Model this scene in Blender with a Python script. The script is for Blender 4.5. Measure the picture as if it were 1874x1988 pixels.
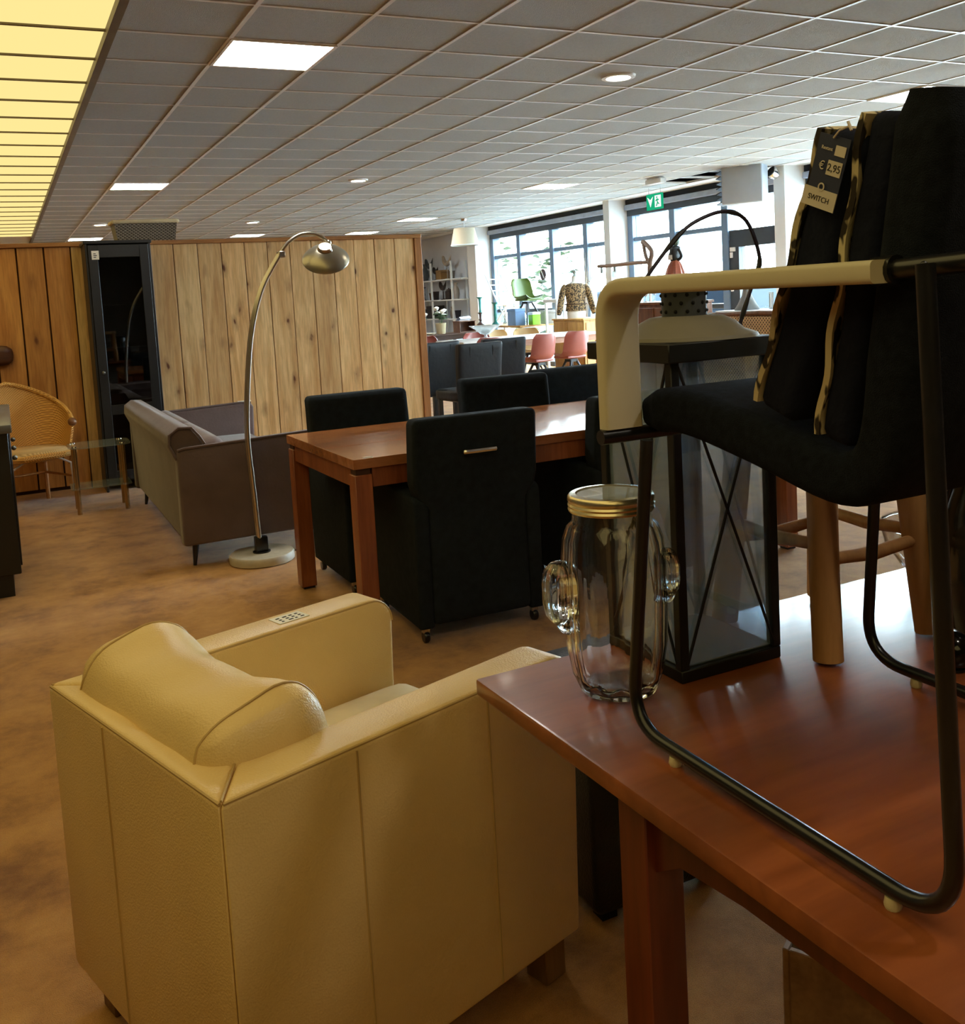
import bpy, bmesh, math, random
from mathutils import Vector, Matrix, Quaternion
random.seed(11)
for o in list(bpy.data.objects): bpy.data.objects.remove(o)
SC = bpy.context.scene
COL = SC.collection
R = math.radians

# ------------------------------------------------------------------ camera
HC = 1.43
YAW, PITCH, ROLL, FPX, CX, CY = .45714, .09296, .05534, 1877.0, 937.0, 749.0
def _axes():
    cy, sy, cp, sp = math.cos(YAW), math.sin(YAW), math.cos(PITCH), math.sin(PITCH)
    F = Vector((sy*cp, cy*cp, -sp)); Rt = Vector((cy, -sy, 0)); D = F.cross(Rt)
    cr, sr = math.cos(ROLL), math.sin(ROLL)
    return cr*Rt + sr*D, -sr*Rt + cr*D, F
AR, AD, AF = _axes()
camd = bpy.data.cameras.new('camera'); cam = bpy.data.objects.new('camera', camd); COL.objects.link(cam)
m = Matrix.Identity(4)
for i in range(3):
    m[i][0] = AR[i]; m[i][1] = -AD[i]; m[i][2] = -AF[i]
m[0][3], m[1][3], m[2][3] = 0, 0, HC
cam.matrix_world = m
camd.sensor_fit = 'HORIZONTAL'; camd.sensor_width = 36; camd.lens = 36*FPX/1874
camd.shift_x = (937-CX)/1874; camd.shift_y = -(994-CY)/1874
camd.clip_start = .02; camd.clip_end = 400
SC.camera = cam

# ------------------------------------------------------------------ world, lights, exposure
w = bpy.data.worlds.new('sky'); SC.world = w; w.use_nodes = True
bg = w.node_tree.nodes['Background']
bg.inputs[0].default_value = (.72, .91, 1.0, 1); bg.inputs[1].default_value = 26.0
SC.view_settings.view_transform = 'Standard'; SC.view_settings.look = 'None'
SC.view_settings.gamma = 1; SC.view_settings.exposure = 0.40
SC.view_settings.use_curve_mapping = False
LAMP_POWER = 22.0       # ceiling panel lamps
DOWN_POWER = 120.0      # downlights
YELLOW_POWER = .80     # luminous yellow ceiling

# ------------------------------------------------------------------ materials
def srgb(*c):
    if len(c) == 1: c = c[0]
    return tuple(((v/255)/12.92 if v/255 <= .04045 else (((v/255)+.055)/1.055)**2.4) for v in c) + (1,)
def new_mat(name):
    mt = bpy.data.materials.new(name); mt.use_nodes = True
    nt = mt.node_tree; return mt, nt, nt.nodes['Principled BSDF']
def N(nt, t, **kw):
    n = nt.nodes.new(t)
    for k, v in kw.items(): setattr(n, k, v)
    return n
def coords(nt, scale=(1,1,1), rnd=True):
    tc = N(nt, 'ShaderNodeTexCoord'); mp = N(nt, 'ShaderNodeMapping')
    mp.inputs['Scale'].default_value = scale
    if rnd:
        oi = N(nt, 'ShaderNodeObjectInfo'); ml = N(nt, 'ShaderNodeMath', operation='MULTIPLY'); ml.inputs[1].default_value = 37.0
        ad = N(nt, 'ShaderNodeVectorMath', operation='ADD')
        nt.links.new(oi.outputs['Random'], ml.inputs[0]); nt.links.new(tc.outputs['Object'], ad.inputs[0]); nt.links.new(ml.outputs[0], ad.inputs[1])
        nt.links.new(ad.outputs[0], mp.inputs[0])
    else: nt.links.new(tc.outputs['Object'], mp.inputs[0])
    return mp.outputs[0]
def ramp(nt, fac, stops):
    r = N(nt, 'ShaderNodeValToRGB'); e = r.color_ramp.elements
    while len(e) < len(stops): e.new(.5)
    for i, (p, c) in enumerate(stops): e[i].position = p; e[i].color = c
    nt.links.new(fac, r.inputs[0]); return r.outputs[0]
def bump(nt, h, b, strength, dist=.01):
    n = N(nt, 'ShaderNodeBump'); n.inputs['Strength'].default_value = strength; n.inputs['Distance'].default_value = dist
    nt.links.new(h, n.inputs['Height']); nt.links.new(n.outputs[0], b.inputs['Normal'])
def mul(c, k): return (min(c[0]*k, 1), min(c[1]*k, 1), min(c[2]*k, 1), 1)
MATS = {}
def pm(name, col, rough=.5, metal=0, var=.12, vs=6, bs=0, bst=.2, coat=0, sheen=0, spec=.5, vs3=None):
    if name in MATS: return MATS[name]
    mt, nt, b = new_mat(name)
    b.inputs['Roughness'].default_value = rough; b.inputs['Metallic'].default_value = metal
    b.inputs['Specular IOR Level'].default_value = spec
    if coat: b.inputs['Coat Weight'].default_value = coat; b.inputs['Coat Roughness'].default_value = .15
    if sheen: b.inputs['Sheen Weight'].default_value = sheen; b.inputs['Sheen Roughness'].default_value = .5
    v = coords(nt, vs3 or (1,1,1)); n = N(nt, 'ShaderNodeTexNoise'); n.inputs['Scale'].default_value = vs; n.inputs['Detail'].default_value = 4
    nt.links.new(v, n.inputs['Vector'])
    nt.links.new(ramp(nt, n.outputs['Fac'], [(.3, mul(col, 1-var)), (.7, mul(col, 1+var))]), b.inputs['Base Color'])
    if bs:
        n2 = N(nt, 'ShaderNodeTexNoise'); n2.inputs['Scale'].default_value = bs; n2.inputs['Detail'].default_value = 3
        nt.links.new(v, n2.inputs['Vector']); bump(nt, n2.outputs['Fac'], b, bst)
    MATS[name] = mt; return mt
def wood(name, c1, c2, axis='z', scale=1.0, rough=.45, knots=None, coat=0, blotch=.0, stretch=12, spec=.5):
    if name in MATS: return MATS[name]
    mt, nt, b = new_mat(name); b.inputs['Roughness'].default_value = rough; b.inputs['Specular IOR Level'].default_value = spec
    if coat: b.inputs['Coat Weight'].default_value = coat; b.inputs['Coat Roughness'].default_value = .12
    s = [stretch*scale]*3; s['xyz'.index(axis)] = 1.0*scale
    v = coords(nt, s)
    n0 = N(nt, 'ShaderNodeTexNoise'); n0.inputs['Scale'].default_value = 1.1; n0.inputs['Detail'].default_value = 6; n0.inputs['Distortion'].default_value = .8
    nt.links.new(v, n0.inputs['Vector'])
    col = ramp(nt, n0.outputs['Fac'], [(.30, c2), (.50, tuple((a+d)/2 for a, d in zip(c1, c2))), (.66, c1)])
    n1 = N(nt, 'ShaderNodeTexNoise'); n1.inputs['Scale'].default_value = 7; n1.inputs['Detail'].default_value = 3
    nt.links.new(v, n1.inputs['Vector'])
    mx = N(nt, 'ShaderNodeMix', data_type='RGBA', blend_type='MULTIPLY'); mx.inputs[0].default_value = .45
    nt.links.new(col, mx.inputs[6]); nt.links.new(ramp(nt, n1.outputs['Fac'], [(.35, (.62,.55,.5,1)), (.6, (1,1,1,1))]), mx.inputs[7])
    col = mx.outputs[2]
    oi = N(nt, 'ShaderNodeObjectInfo'); hs = N(nt, 'ShaderNodeHueSaturation'); mr = N(nt, 'ShaderNodeMapRange')
    mr.inputs[3].default_value = .86; mr.inputs[4].default_value = 1.12
    nt.links.new(oi.outputs['Random'], mr.inputs[0]); nt.links.new(mr.outputs[0], hs.inputs['Value']); nt.links.new(col, hs.inputs['Color']); col = hs.outputs[0]
    if knots:
        ks, kc = knots
        sc = [ks*1.6]*3; sc['xyz'.index(axis)] = ks*.75
        v2 = coords(nt, sc); vo = N(nt, 'ShaderNodeTexVoronoi'); vo.inputs['Scale'].default_value = 1.0; vo.inputs['Randomness'].default_value = 1
        nz = N(nt, 'ShaderNodeTexNoise'); nz.inputs['Scale'].default_value = 2.5
        nt.links.new(v2, nz.inputs['Vector'])
        va = N(nt, 'ShaderNodeVectorMath', operation='MULTIPLY_ADD'); va.inputs[1].default_value = (.35,.35,.35)
        nt.links.new(nz.outputs['Color'], va.inputs[0]); nt.links.new(v2, va.inputs[2]); nt.links.new(va.outputs[0], vo.inputs['Vector'])
        mk = ramp(nt, vo.outputs['Distance'], [(.06, (1,1,1,1)), (.12, (.34,.34,.34,1)), (.30, (0,0,0,1))])
        m2 = N(nt, 'ShaderNodeMix', data_type='RGBA'); nt.links.new(mk, m2.inputs[0]); nt.links.new(col, m2.inputs[6]); m2.inputs[7].default_value = kc
        col = m2.outputs[2]
    nt.links.new(col, b.inputs['Base Color'])
    bump(nt, n1.outputs['Fac'], b, .08, .003)
    MATS[name] = mt; return mt
def emis(name, col, st):
    mt = bpy.data.materials.new(name); mt.use_nodes = True; nt = mt.node_tree; nt.nodes.clear()
    o = N(nt, 'ShaderNodeOutputMaterial'); e = N(nt, 'ShaderNodeEmission'); e.inputs[0].default_value = col; e.inputs[1].default_value = st
    nt.links.new(e.outputs[0], o.inputs[0]); MATS[name] = mt; return mt
def pane_mat(name, tint=(1,1,1,1), gloss=.08, haze=0.0, hazecol=(.6,.7,.75,1), smudge=False):
    mt = bpy.data.materials.new(name); mt.use_nodes = True; nt = mt.node_tree; nt.nodes.clear()
    o = N(nt, 'ShaderNodeOutputMaterial'); t = N(nt, 'ShaderNodeBsdfTransparent'); t.inputs[0].default_value = tint
    g = N(nt, 'ShaderNodeBsdfGlossy'); g.inputs['Roughness'].default_value = .02
    lw = N(nt, 'ShaderNodeLayerWeight'); lw.inputs[0].default_value = .2
    mr = N(nt, 'ShaderNodeMapRange'); mr.inputs[3].default_value = gloss*.5; mr.inputs[4].default_value = min(1, gloss*5)
    nt.links.new(lw.outputs['Facing'], mr.inputs[0])
    mx = N(nt, 'ShaderNodeMixShader'); nt.links.new(mr.outputs[0], mx.inputs[0]); nt.links.new(t.outputs[0], mx.inputs[1]); nt.links.new(g.outputs[0], mx.inputs[2])
    out = mx.outputs[0]
    if haze:
        d = N(nt, 'ShaderNodeBsdfDiffuse'); d.inputs[0].default_value = hazecol
        m2 = N(nt, 'ShaderNodeMixShader'); m2.inputs[0].default_value = haze
        if smudge:
            v = coords(nt, (1,1,.5)); n = N(nt, 'ShaderNodeTexNoise'); n.inputs['Scale'].default_value = 9; n.inputs['Detail'].default_value = 8
            nt.links.new(v, n.inputs['Vector'])
            m3 = N(nt, 'ShaderNodeMapRange'); m3.inputs[1].default_value = .35; m3.inputs[2].default_value = .75; m3.inputs[3].default_value = haze*.4; m3.inputs[4].default_value = haze*2
            nt.links.new(n.outputs['Fac'], m3.inputs[0]); nt.links.new(m3.outputs[0], m2.inputs[0])
        nt.links.new(out, m2.inputs[1]); nt.links.new(d.outputs[0], m2.inputs[2]); out = m2.outputs[0]
    nt.links.new(out, o.inputs[0]); MATS[name] = mt; return mt
def glass(name, col=(1,1,1,1), rough=.01, ior=1.45):
    mt, nt, b = new_mat(name); b.inputs['Base Color'].default_value = col; b.inputs['Roughness'].default_value = rough
    b.inputs['Transmission Weight'].default_value = 1; b.inputs['IOR'].default_value = ior; MATS[name] = mt; return mt

def carpet():
    mt, nt, b = new_mat('carpet'); b.inputs['Roughness'].default_value = 1; b.inputs['Specular IOR Level'].default_value = .1
    b.inputs['Sheen Weight'].default_value = .25
    v = coords(nt, (1,1,1), False)
    n = N(nt, 'ShaderNodeTexNoise'); n.inputs['Scale'].default_value = 3.2; n.inputs['Detail'].default_value = 10; n.inputs['Roughness'].default_value = .72
    nt.links.new(v, n.inputs['Vector'])
    c = ramp(nt, n.outputs['Fac'], [(.34, srgb(138,92,40)), (.50, srgb(182,130,64)), (.68, srgb(206,154,84))])
    f = N(nt, 'ShaderNodeTexNoise'); f.inputs['Scale'].default_value = 420; f.inputs['Detail'].default_value = 2
    nt.links.new(v, f.inputs['Vector'])
    mx = N(nt, 'ShaderNodeMix', data_type='RGBA', blend_type='MULTIPLY'); mx.inputs[0].default_value = .5
    nt.links.new(c, mx.inputs[6]); nt.links.new(ramp(nt, f.outputs['Fac'], [(.35, (.5,.48,.45,1)), (.6, (1,1,1,1))]), mx.inputs[7])
    nt.links.new(mx.outputs[2], b.inputs['Base Color'])
    bump(nt, f.outputs['Fac'], b, .5, .004); return mt
def woven(name, c1, c2, sx, sz, st=.6, rough=.55):
    if name in MATS: return MATS[name]
    mt, nt, b = new_mat(name); b.inputs['Roughness'].default_value = rough
    tc = N(nt, 'ShaderNodeTexCoord'); sp = N(nt, 'ShaderNodeSeparateXYZ'); nt.links.new(tc.outputs['Object'], sp.inputs[0])
    ad = N(nt, 'ShaderNodeMath', operation='ADD'); nt.links.new(sp.outputs[0], ad.inputs[0]); nt.links.new(sp.outputs[1], ad.inputs[1])
    def wv(s, k):
        m1 = N(nt, 'ShaderNodeMath', operation='MULTIPLY'); m1.inputs[1].default_value = k; nt.links.new(s, m1.inputs[0])
        m2 = N(nt, 'ShaderNodeMath', operation='SINE'); nt.links.new(m1.outputs[0], m2.inputs[0]); return m2.outputs[0]
    p = N(nt, 'ShaderNodeMath', operation='MULTIPLY'); nt.links.new(wv(ad.outputs[0], sx), p.inputs[0]); nt.links.new(wv(sp.outputs[2], sz), p.inputs[1])
    mr = N(nt, 'ShaderNodeMapRange'); mr.inputs[1].default_value = -1; mr.inputs[2].default_value = 1; nt.links.new(p.outputs[0], mr.inputs[0])
    nt.links.new(ramp(nt, mr.outputs[0], [(.2, c2), (.55, c1)]), b.inputs['Base Color']); bump(nt, mr.outputs[0], b, st, .006)
    MATS[name] = mt; return mt
def spots(name, base, dark, scale, thr=(.42,.5), rough=.8, stretch=(1,1,1)):
    mt, nt, b = new_mat(name); b.inputs['Roughness'].default_value = rough
    v = coords(nt, stretch); n = N(nt, 'ShaderNodeTexNoise'); n.inputs['Scale'].default_value = scale; n.inputs['Detail'].default_value = 2; nt.links.new(v, n.inputs['Vector'])
    nt.links.new(ramp(nt, n.outputs['Fac'], [(thr[0], dark), (thr[1], base)]), b.inputs['Base Color']); MATS[name] = mt; return mt
def stripes(name, c1, c2, k, axis=0, rough=.3, metal=0):
    mt, nt, b = new_mat(name); b.inputs['Roughness'].default_value = rough; b.inputs['Metallic'].default_value = metal
    v = coords(nt, (1,1,1), False); wv = N(nt, 'ShaderNodeTexWave', bands_direction='XYZ'[axis]); wv.inputs['Scale'].default_value = k; wv.inputs['Distortion'].default_value = 1.5
    nt.links.new(v, wv.inputs['Vector']); nt.links.new(ramp(nt, wv.outputs['Fac'], [(.35, c2), (.65, c1)]), b.inputs['Base Color']); MATS[name] = mt; return mt

# ------------------------------------------------------------------ mesh builder
def catmull(pts, n=8, closed=False):
    P = [Vector(p) for p in pts]; out = []; L = len(P)
    rng = range(L if closed else L-1)
    for i in rng:
        p0 = P[(i-1) % L] if closed or i > 0 else P[0]*2-P[1]
        p1 = P[i]; p2 = P[(i+1) % L]
        p3 = P[(i+2) % L] if closed or i+2 < L else P[-1]*2-P[-2]
        for k in range(n):
            t = k/n
            out.append(.5*((2*p1)+(p2-p0)*t+(2*p0-5*p1+4*p2-p3)*t*t+(3*p1-p0-3*p2+p3)*t**3))
    if not closed: out.append(P[-1])
    return out
def fillet(pts, r, n=6):
    """polyline with rounded corners"""
    P = [Vector(p) for p in pts]; out = [P[0]]
    for i in range(1, len(P)-1):
        a = (P[i-1]-P[i]); b = (P[i+1]-P[i]); rr = min(r, a.length*.48, b.length*.48)
        A = P[i]+a.normalized()*rr; B = P[i]+b.normalized()*rr
        for k in range(n+1):
            t = k/n; out.append(A*(1-t)**2 + P[i]*2*t*(1-t) + B*t*t)
    out.append(P[-1]); return out
class MB:
    def __init__(s): s.bm = bmesh.new()
    def box(s, x0, x1, y0, y1, z0, z1, bev=0, seg=2, M=None):
        r = bmesh.ops.create_cube(s.bm, size=1)['verts']
        for v in r: v.co = Vector(((x0+x1)/2+v.co.x*(x1-x0), (y0+y1)/2+v.co.y*(y1-y0), (z0+z1)/2+v.co.z*(z1-z0)))
        vs = set(r)
        if bev:
            es = list({e for v in r for e in v.link_edges})
            g = bmesh.ops.bevel(s.bm, geom=es, offset=bev, segments=seg, profile=.5, affect='EDGES', clamp_overlap=True)
            vs = {v for v in g['verts']} | {v for v in r if v.is_valid}
        if M is not None:
            for v in vs: v.co = M @ v.co
        return s
    def tube(s, pts, r, seg=8, closed=False, cap=True, flat=None):
        P = [Vector(p) for p in pts]; n = len(P); rings = []
        rs = r if isinstance(r, (list, tuple)) else [r]*n
        T = []
        for i in range(n):
            if closed: t = P[(i+1) % n]-P[i-1]
            else: t = P[min(i+1, n-1)]-P[max(i-1, 0)]
            T.append(t.normalized() if t.length > 1e-9 else Vector((0,0,1)))
        up = Vector((0,0,1)) if abs(T[0].z) < .9 else Vector((1,0,0))
        nrm = (up - T[0]*up.dot(T[0])).normalized()
        for i in range(n):
            if i: nrm = (T[i-1].rotation_difference(T[i]) @ nrm); nrm = (nrm - T[i]*nrm.dot(T[i])).normalized()
            bn = T[i].cross(nrm)
            ring = []
            for k in range(seg):
                a = 2*math.pi*k/seg
                ring.append(s.bm.verts.new(P[i] + rs[i]*(nrm*math.cos(a) + bn*math.sin(a))))
            rings.append(ring)
        for i in range(n if closed else n-1):
            A, B = rings[i], rings[(i+1) % n]
            for k in range(seg): s.bm.faces.new((A[k], A[(k+1) % seg], B[(k+1) % seg], B[k]))
        if cap and not closed:
            s.bm.faces.new(rings[0][::-1]); s.bm.faces.new(rings[-1])
        return s
    def sweep(s, sec, path, X, Nn):
        """section (a,b) swept: a along fixed vector X, b along per-point normal"""
        rings = []
        for p, nn in zip(path, Nn): rings.append([s.bm.verts.new(Vector(p)+Vector(X)*a+Vector(nn)*b) for a, b in sec])
        L = len(sec)
        for A, B in zip(rings, rings[1:]):
            for k in range(L): s.bm.faces.new((A[k], A[(k+1) % L], B[(k+1) % L], B[k]))
        s.bm.faces.new(rings[0][::-1]); s.bm.faces.new(rings[-1]); return s
    def lathe(s, prof, seg=20, c=(0,0,0), M=None, rib=0, nr=0, cap=True, sx=1, sy=1):
        rings = []; c = Vector(c)
        for r, z in prof:
            if r < 1e-6: rings.append([s.bm.verts.new((0,0,z))]); continue
            ring = []
            for k in range(seg):
                a = 2*math.pi*k/seg; q = r*(1+rib*math.cos(nr*a)) if nr else r
                ring.append(s.bm.verts.new((q*math.cos(a)*sx, q*math.sin(a)*sy, z)))
            rings.append(ring)
        for A, B in zip(rings, rings[1:]):
            for k in range(seg):
                if len(A) == 1 and len(B) == 1: continue
                if len(A) == 1: s.bm.faces.new((A[0], B[(k+1) % seg], B[k]))
                elif len(B) == 1: s.bm.faces.new((A[k], A[(k+1) % seg], B[0]))
                else: s.bm.faces.new((A[k], A[(k+1) % seg], B[(k+1) % seg], B[k]))
        if cap:
            if len(rings[0]) > 1: s.bm.faces.new(rings[0][::-1])
            if len(rings[-1]) > 1: s.bm.faces.new(rings[-1])
        for ring in rings:
            for v in ring: v.co = ((M @ v.co) if M is not None else v.co) + c
        return s
    def prism(s, poly, a0, a1, axis='z'):
        f = {'z': lambda p, a: (p[0], p[1], a), 'x': lambda p, a: (a, p[0], p[1]), 'y': lambda p, a: (p[0], a, p[1])}[axis]
        A = [s.bm.verts.new(f(p, a0)) for p in poly]; B = [s.bm.verts.new(f(p, a1)) for p in poly]; L = len(poly)
        s.bm.faces.new(A[::-1]); s.bm.faces.new(B)
        for k in range(L): s.bm.faces.new((A[k], A[(k+1) % L], B[(k+1) % L], B[k]))
        return s
    def soft(s, c, h, r, n=10, bulge=(0,0,0), M=None, fn=None):
        """rounded, padded box"""
        c = Vector(c); h = Vector(h); vs = {}
        def pt(p):
            k = tuple(round(x, 5) for x in p)
            if k in vs: return vs[k]
            q = Vector((p[0]*h.x, p[1]*h.y, p[2]*h.z)); core = Vector(); d = Vector()
            for i in range(3):
                lim = max(h[i]-r, 0); core[i] = max(-lim, min(lim, q[i]))
            d = q-core
            if d.length > 1e-9: q = core + d.normalized()*r*min(1, max(abs(d.x), abs(d.y), abs(d.z))/r)
            q.x += bulge[0]*p[0]*(1-p[1]**2)*(1-p[2]**2); q.y += bulge[1]*p[1]*(1-p[0]**2)*(1-p[2]**2); q.z += bulge[2]*p[2]*(1-p[0]**2)*(1-p[1]**2)
            if fn: q = Vector(fn(q, p))
            q = q + c
            if M is not None: q = M @ q
            vs[k] = s.bm.verts.new(q); return vs[k]
        g = [-math.cos(math.pi*i/n) for i in range(n+1)]; g = [.55*a+.45*(2*i/n-1) for i, a in enumerate(g)]
        for ax in range(3):
            for sg in (-1, 1):
                for i in range(n):
                    for j in range(n):
                        def mk(a, b):
                            p = [0,0,0]; p[ax] = sg; p[(ax+1) % 3] = a; p[(ax+2) % 3] = b; return pt(p)
                        q = [mk(g[i], g[j]), mk(g[i+1], g[j]), mk(g[i+1], g[j+1]), mk(g[i], g[j+1])]
                        s.bm.faces.new(q if sg > 0 else q[::-1])
        return s
    def ball(s, c, r, seg=10, sc=(1,1,1)):
        g = bmesh.ops.create_uvsphere(s.bm, u_segments=seg, v_segments=max(6, seg*2//3), radius=r)['verts']
        for v in g: v.co = Vector((v.co.x*sc[0], v.co.y*sc[1], v.co.z*sc[2])) + Vector(c)
        return s
    def surf(s, f, nu, nv, th=0):
        G = [[Vector(f(i/nu, j/nv)) for j in range(nv+1)] for i in range(nu+1)]
        def nrm(i, j):
            a = G[min(i+1, nu)][j]-G[max(i-1, 0)][j]; b = G[i][min(j+1, nv)]-G[i][max(j-1, 0)]; return a.cross(b).normalized()
        A = [[s.bm.verts.new(G[i][j]) for j in range(nv+1)] for i in range(nu+1)]
        for i in range(nu):
            for j in range(nv): s.bm.faces.new((A[i][j], A[i+1][j], A[i+1][j+1], A[i][j+1]))
        if th:
            B = [[s.bm.verts.new(G[i][j]-nrm(i, j)*th) for j in range(nv+1)] for i in range(nu+1)]
            for i in range(nu):
                for j in range(nv): s.bm.faces.new((B[i][j], B[i][j+1], B[i+1][j+1], B[i+1][j]))
            for i in range(nu):
                s.bm.faces.new((A[i][0], B[i][0], B[i+1][0], A[i+1][0])); s.bm.faces.new((A[i][nv], A[i+1][nv], B[i+1][nv], B[i][nv]))
            for j in range(nv):
                s.bm.faces.new((A[0][j], A[0][j+1], B[0][j+1], B[0][j])); s.bm.faces.new((A[nu][j], B[nu][j], B[nu][j+1], A[nu][j+1]))
        return s
    def quad(s, *p): s.bm.faces.new([s.bm.verts.new(q) for q in p]); return s
    def obj(s, name, mat, parent=None, smooth=True, ang=38, loc=None):
        bmesh.ops.recalc_face_normals(s.bm, faces=s.bm.faces)
        me = bpy.data.meshes.new(name); s.bm.to_mesh(me); s.bm.free()
        if smooth:
            me.shade_smooth(); me.set_sharp_from_angle(angle=R(ang))
        me.materials.append(mat)
        o = bpy.data.objects.new(name, me); COL.objects.link(o); o.parent = parent
        if loc: o.location = loc
        return o
def thing(name, label, cat, loc=(0,0,0), rz=0, group=None):
    o = bpy.data.objects.new(name, None); COL.objects.link(o); o.empty_display_size = .1
    o.location = loc; o.rotation_euler = (0,0,R(rz)); o['label'] = label; o['category'] = cat
    if group: o['group'] = group
    return o
def tag(o, label, cat, group=None):
    o['label'] = label; o['category'] = cat
    if group: o['group'] = group
    return o
def struct(o): o['kind'] = 'structure'; return o
KIDS = {}
def kids(o): return [c for c in bpy.data.objects if c.parent == o]
def copy_tree(o, loc=None, rz=None, label=None, parent=None):
    c = o.copy(); COL.objects.link(c); c.parent = parent
    if loc is not None: c.location = loc
    if rz is not None: c.rotation_euler = (0,0,R(rz))
    if label: c['label'] = label
    for k in kids(o): copy_tree(k, parent=c)
    return c
def rrect(w, h, r, n=4):
    out = []
    for cx, cy, a0 in ((w/2-r, h/2-r, 0), (-w/2+r, h/2-r, 90), (-w/2+r, -h/2+r, 180), (w/2-r, -h/2+r, 270)):
        for k in range(n+1):
            a = R(a0+90*k/n); out.append((cx+r*math.cos(a), cy+r*math.sin(a)))
    return out
def rotm(axis, deg, at=(0,0,0)):
    return Matrix.Translation(at) @ Matrix.Rotation(R(deg), 4, axis) @ Matrix.Translation(-Vector(at))

# ================================================================== SETTING
CEIL = 2.872; GX, GY, GC = .637, 5.332, .6
WX = 9.5
white = pm('white_paint', srgb(226,228,226), .6, var=.03, vs=2)
M_alu = pm('blue_grey_frame', srgb(104,126,152), .4, var=.05)
M_alud = pm('dark_frame', srgb(52,60,68), .4, var=.05)
M_tile = pm('ceiling_tile', srgb(176,182,184), .95, var=.05, vs=60, bs=160, bst=.5)
M_grid = pm('grid_bar_white', srgb(226,226,224), .35, var=.02)
M_dark = pm('plenum_dark', srgb(24,24,26), .9)
M_black = pm('black_fabric', srgb(27,34,39), .95, var=.2, vs=30, bs=500, bst=.3, spec=.2)

struct(MB().box(-6, 10.2, -4, 24.4, -.2, 0).obj('floor', carpet(), smooth=False))
struct(MB().box(-6, 9.6, -4, 24.4, 3.35, 3.5).obj('ceiling', M_dark, smooth=False))
ceil_o = bpy.data.objects['ceiling']
struct(MB().box(-6.2, -6, -4, 24.4, 0, 3.5).obj('wall_left', pm('warm_wall', srgb(120,104,78), .8), smooth=False))
struct(MB().box(-6, 9.6, -4.2, -4, 0, 3.5).obj('wall_near', pm('grey_wall', srgb(84,76,66), .8), smooth=False))
struct(MB().box(-6, 9.6, 24.4, 24.6, 0, 3.5).obj('wall_far', white, smooth=False))
struct(MB().box(9.5, 9.7, 18.5, 24.4, 0, 3.5).obj('wall_right', pm('daylit_white_wall', srgb(228,236,246), .6, var=.02), smooth=False))  # brighter, bluer white stands in for daylight on the shelf wall
struct(MB().box(9.44, 9.62, -4, 18.5, 2.785, 3.5).obj('trim_1', M_dark, smooth=False))

def pxy(p):
    q = Vector(p)-Vector((0,0,HC)); d = q.dot(AF)
    if d < .1: return None
    return (CX+FPX*q.dot(AR)/d, CY+FPX*q.dot(AD)/d, d)
# ---- lamp positions on the tile grid (column, row)
PANELS = [(1,0),(1,10),(1,23),(6,23),(10,0),(10,10),(10,18),(10,23)]
SPOTS = [(5,0),(5,9),(5,18),(1,18),(5,-9),(1,-9)]
HOLES = [(13,7),(13,8),(13,9)]
tiles = []
for i in range(0, 14):
    for j in range(-15, 31):
        if (i, j) in PANELS or (i, j) in HOLES: continue
        x, y = GX+GC*i+.3, GY+GC*j+.3
        p = pxy((x, y, CEIL)); vis = p is not None and -60 < p[0] < 1934 and -60 < p[1] < 2000
        tiles.append((p[2] if vis else 1e3+(p is None), x, y))
tiles.sort()
tm = MB().box(-.293,.293,-.293,.293,0,.018,.004,1).obj('ceiling_tile', M_tile, ceil_o, loc=(tiles[0][1], tiles[0][2], CEIL+.006)).data
for d, x, y in tiles[1:300]:
    o = bpy.data.objects.new('ceiling_tile', tm); COL.objects.link(o); o.parent = ceil_o; o.location = (x, y, CEIL+.006)
b = MB()
for d, x, y in tiles[300:]: b.box(x-.293, x+.293, y-.293, y+.293, CEIL+.006, CEIL+.024)
o = b.obj('ceiling_tile_field', M_tile, ceil_o, smooth=False); o['kind'] = 'stuff'
for i in range(1, 15):
    x = GX+GC*i; MB().box(x-.012, x+.012, GY-9, GY+18.6, CEIL, CEIL+.03).obj('grid_runner', M_grid, ceil_o, smooth=False)
for j in range(-14, 31):
    y = GY+GC*j; MB().box(GX, GX+GC*14, y-.012, y+.012, CEIL+.001, CEIL+.028).obj('grid_tee', M_grid, ceil_o, smooth=False)
MB().box(GX-.03, GX+.012, -4, 24, CEIL-.035, CEIL+.03).obj('edge_trim', pm('edge_trim_brown', srgb(120,108,88), .5), ceil_o, smooth=False)
# plaster strip between the tiles and the window front
MB().box(GX+GC*14, WX-.06, -4, 24, CEIL, CEIL+.03).obj('plaster_strip', white, ceil_o, smooth=False)
# luminous warm yellow strip ceiling
M_yel = emis('luminous_yellow_panel', (1.0, .785, .30, 1), YELLOW_POWER)
ym = None
for j in range(-15, 22):
    y = GY+GC*j
    if ym is None:
        o = MB().box(-1.76, GX-.03, .006, .594, 0, .02, .003, 1).obj('light_ceiling_panel', M_yel, ceil_o, smooth=False); ym = o.data
    else:
        o = bpy.data.objects.new('light_ceiling_panel', ym); COL.objects.link(o); o.parent = ceil_o
    o.location = (0, y, CEIL+.005)
    MB().box(-1.76, GX-.03, y-.011, y+.011, CEIL-.006, CEIL+.004).obj('panel_joint', MATS['edge_trim_brown'], ceil_o, smooth=False)
MB().box(-6, GX-.03, GY+GC*22, 24.4, CEIL, CEIL+.03).obj('plaster_field', white, ceil_o, smooth=False)

MB().box(-6, -1.76, -4, 24.4, CEIL, CEIL+.03).obj('plaster_field', pm('plaster_grey', srgb(150,146,138), .8), ceil_o, smooth=False)
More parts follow.
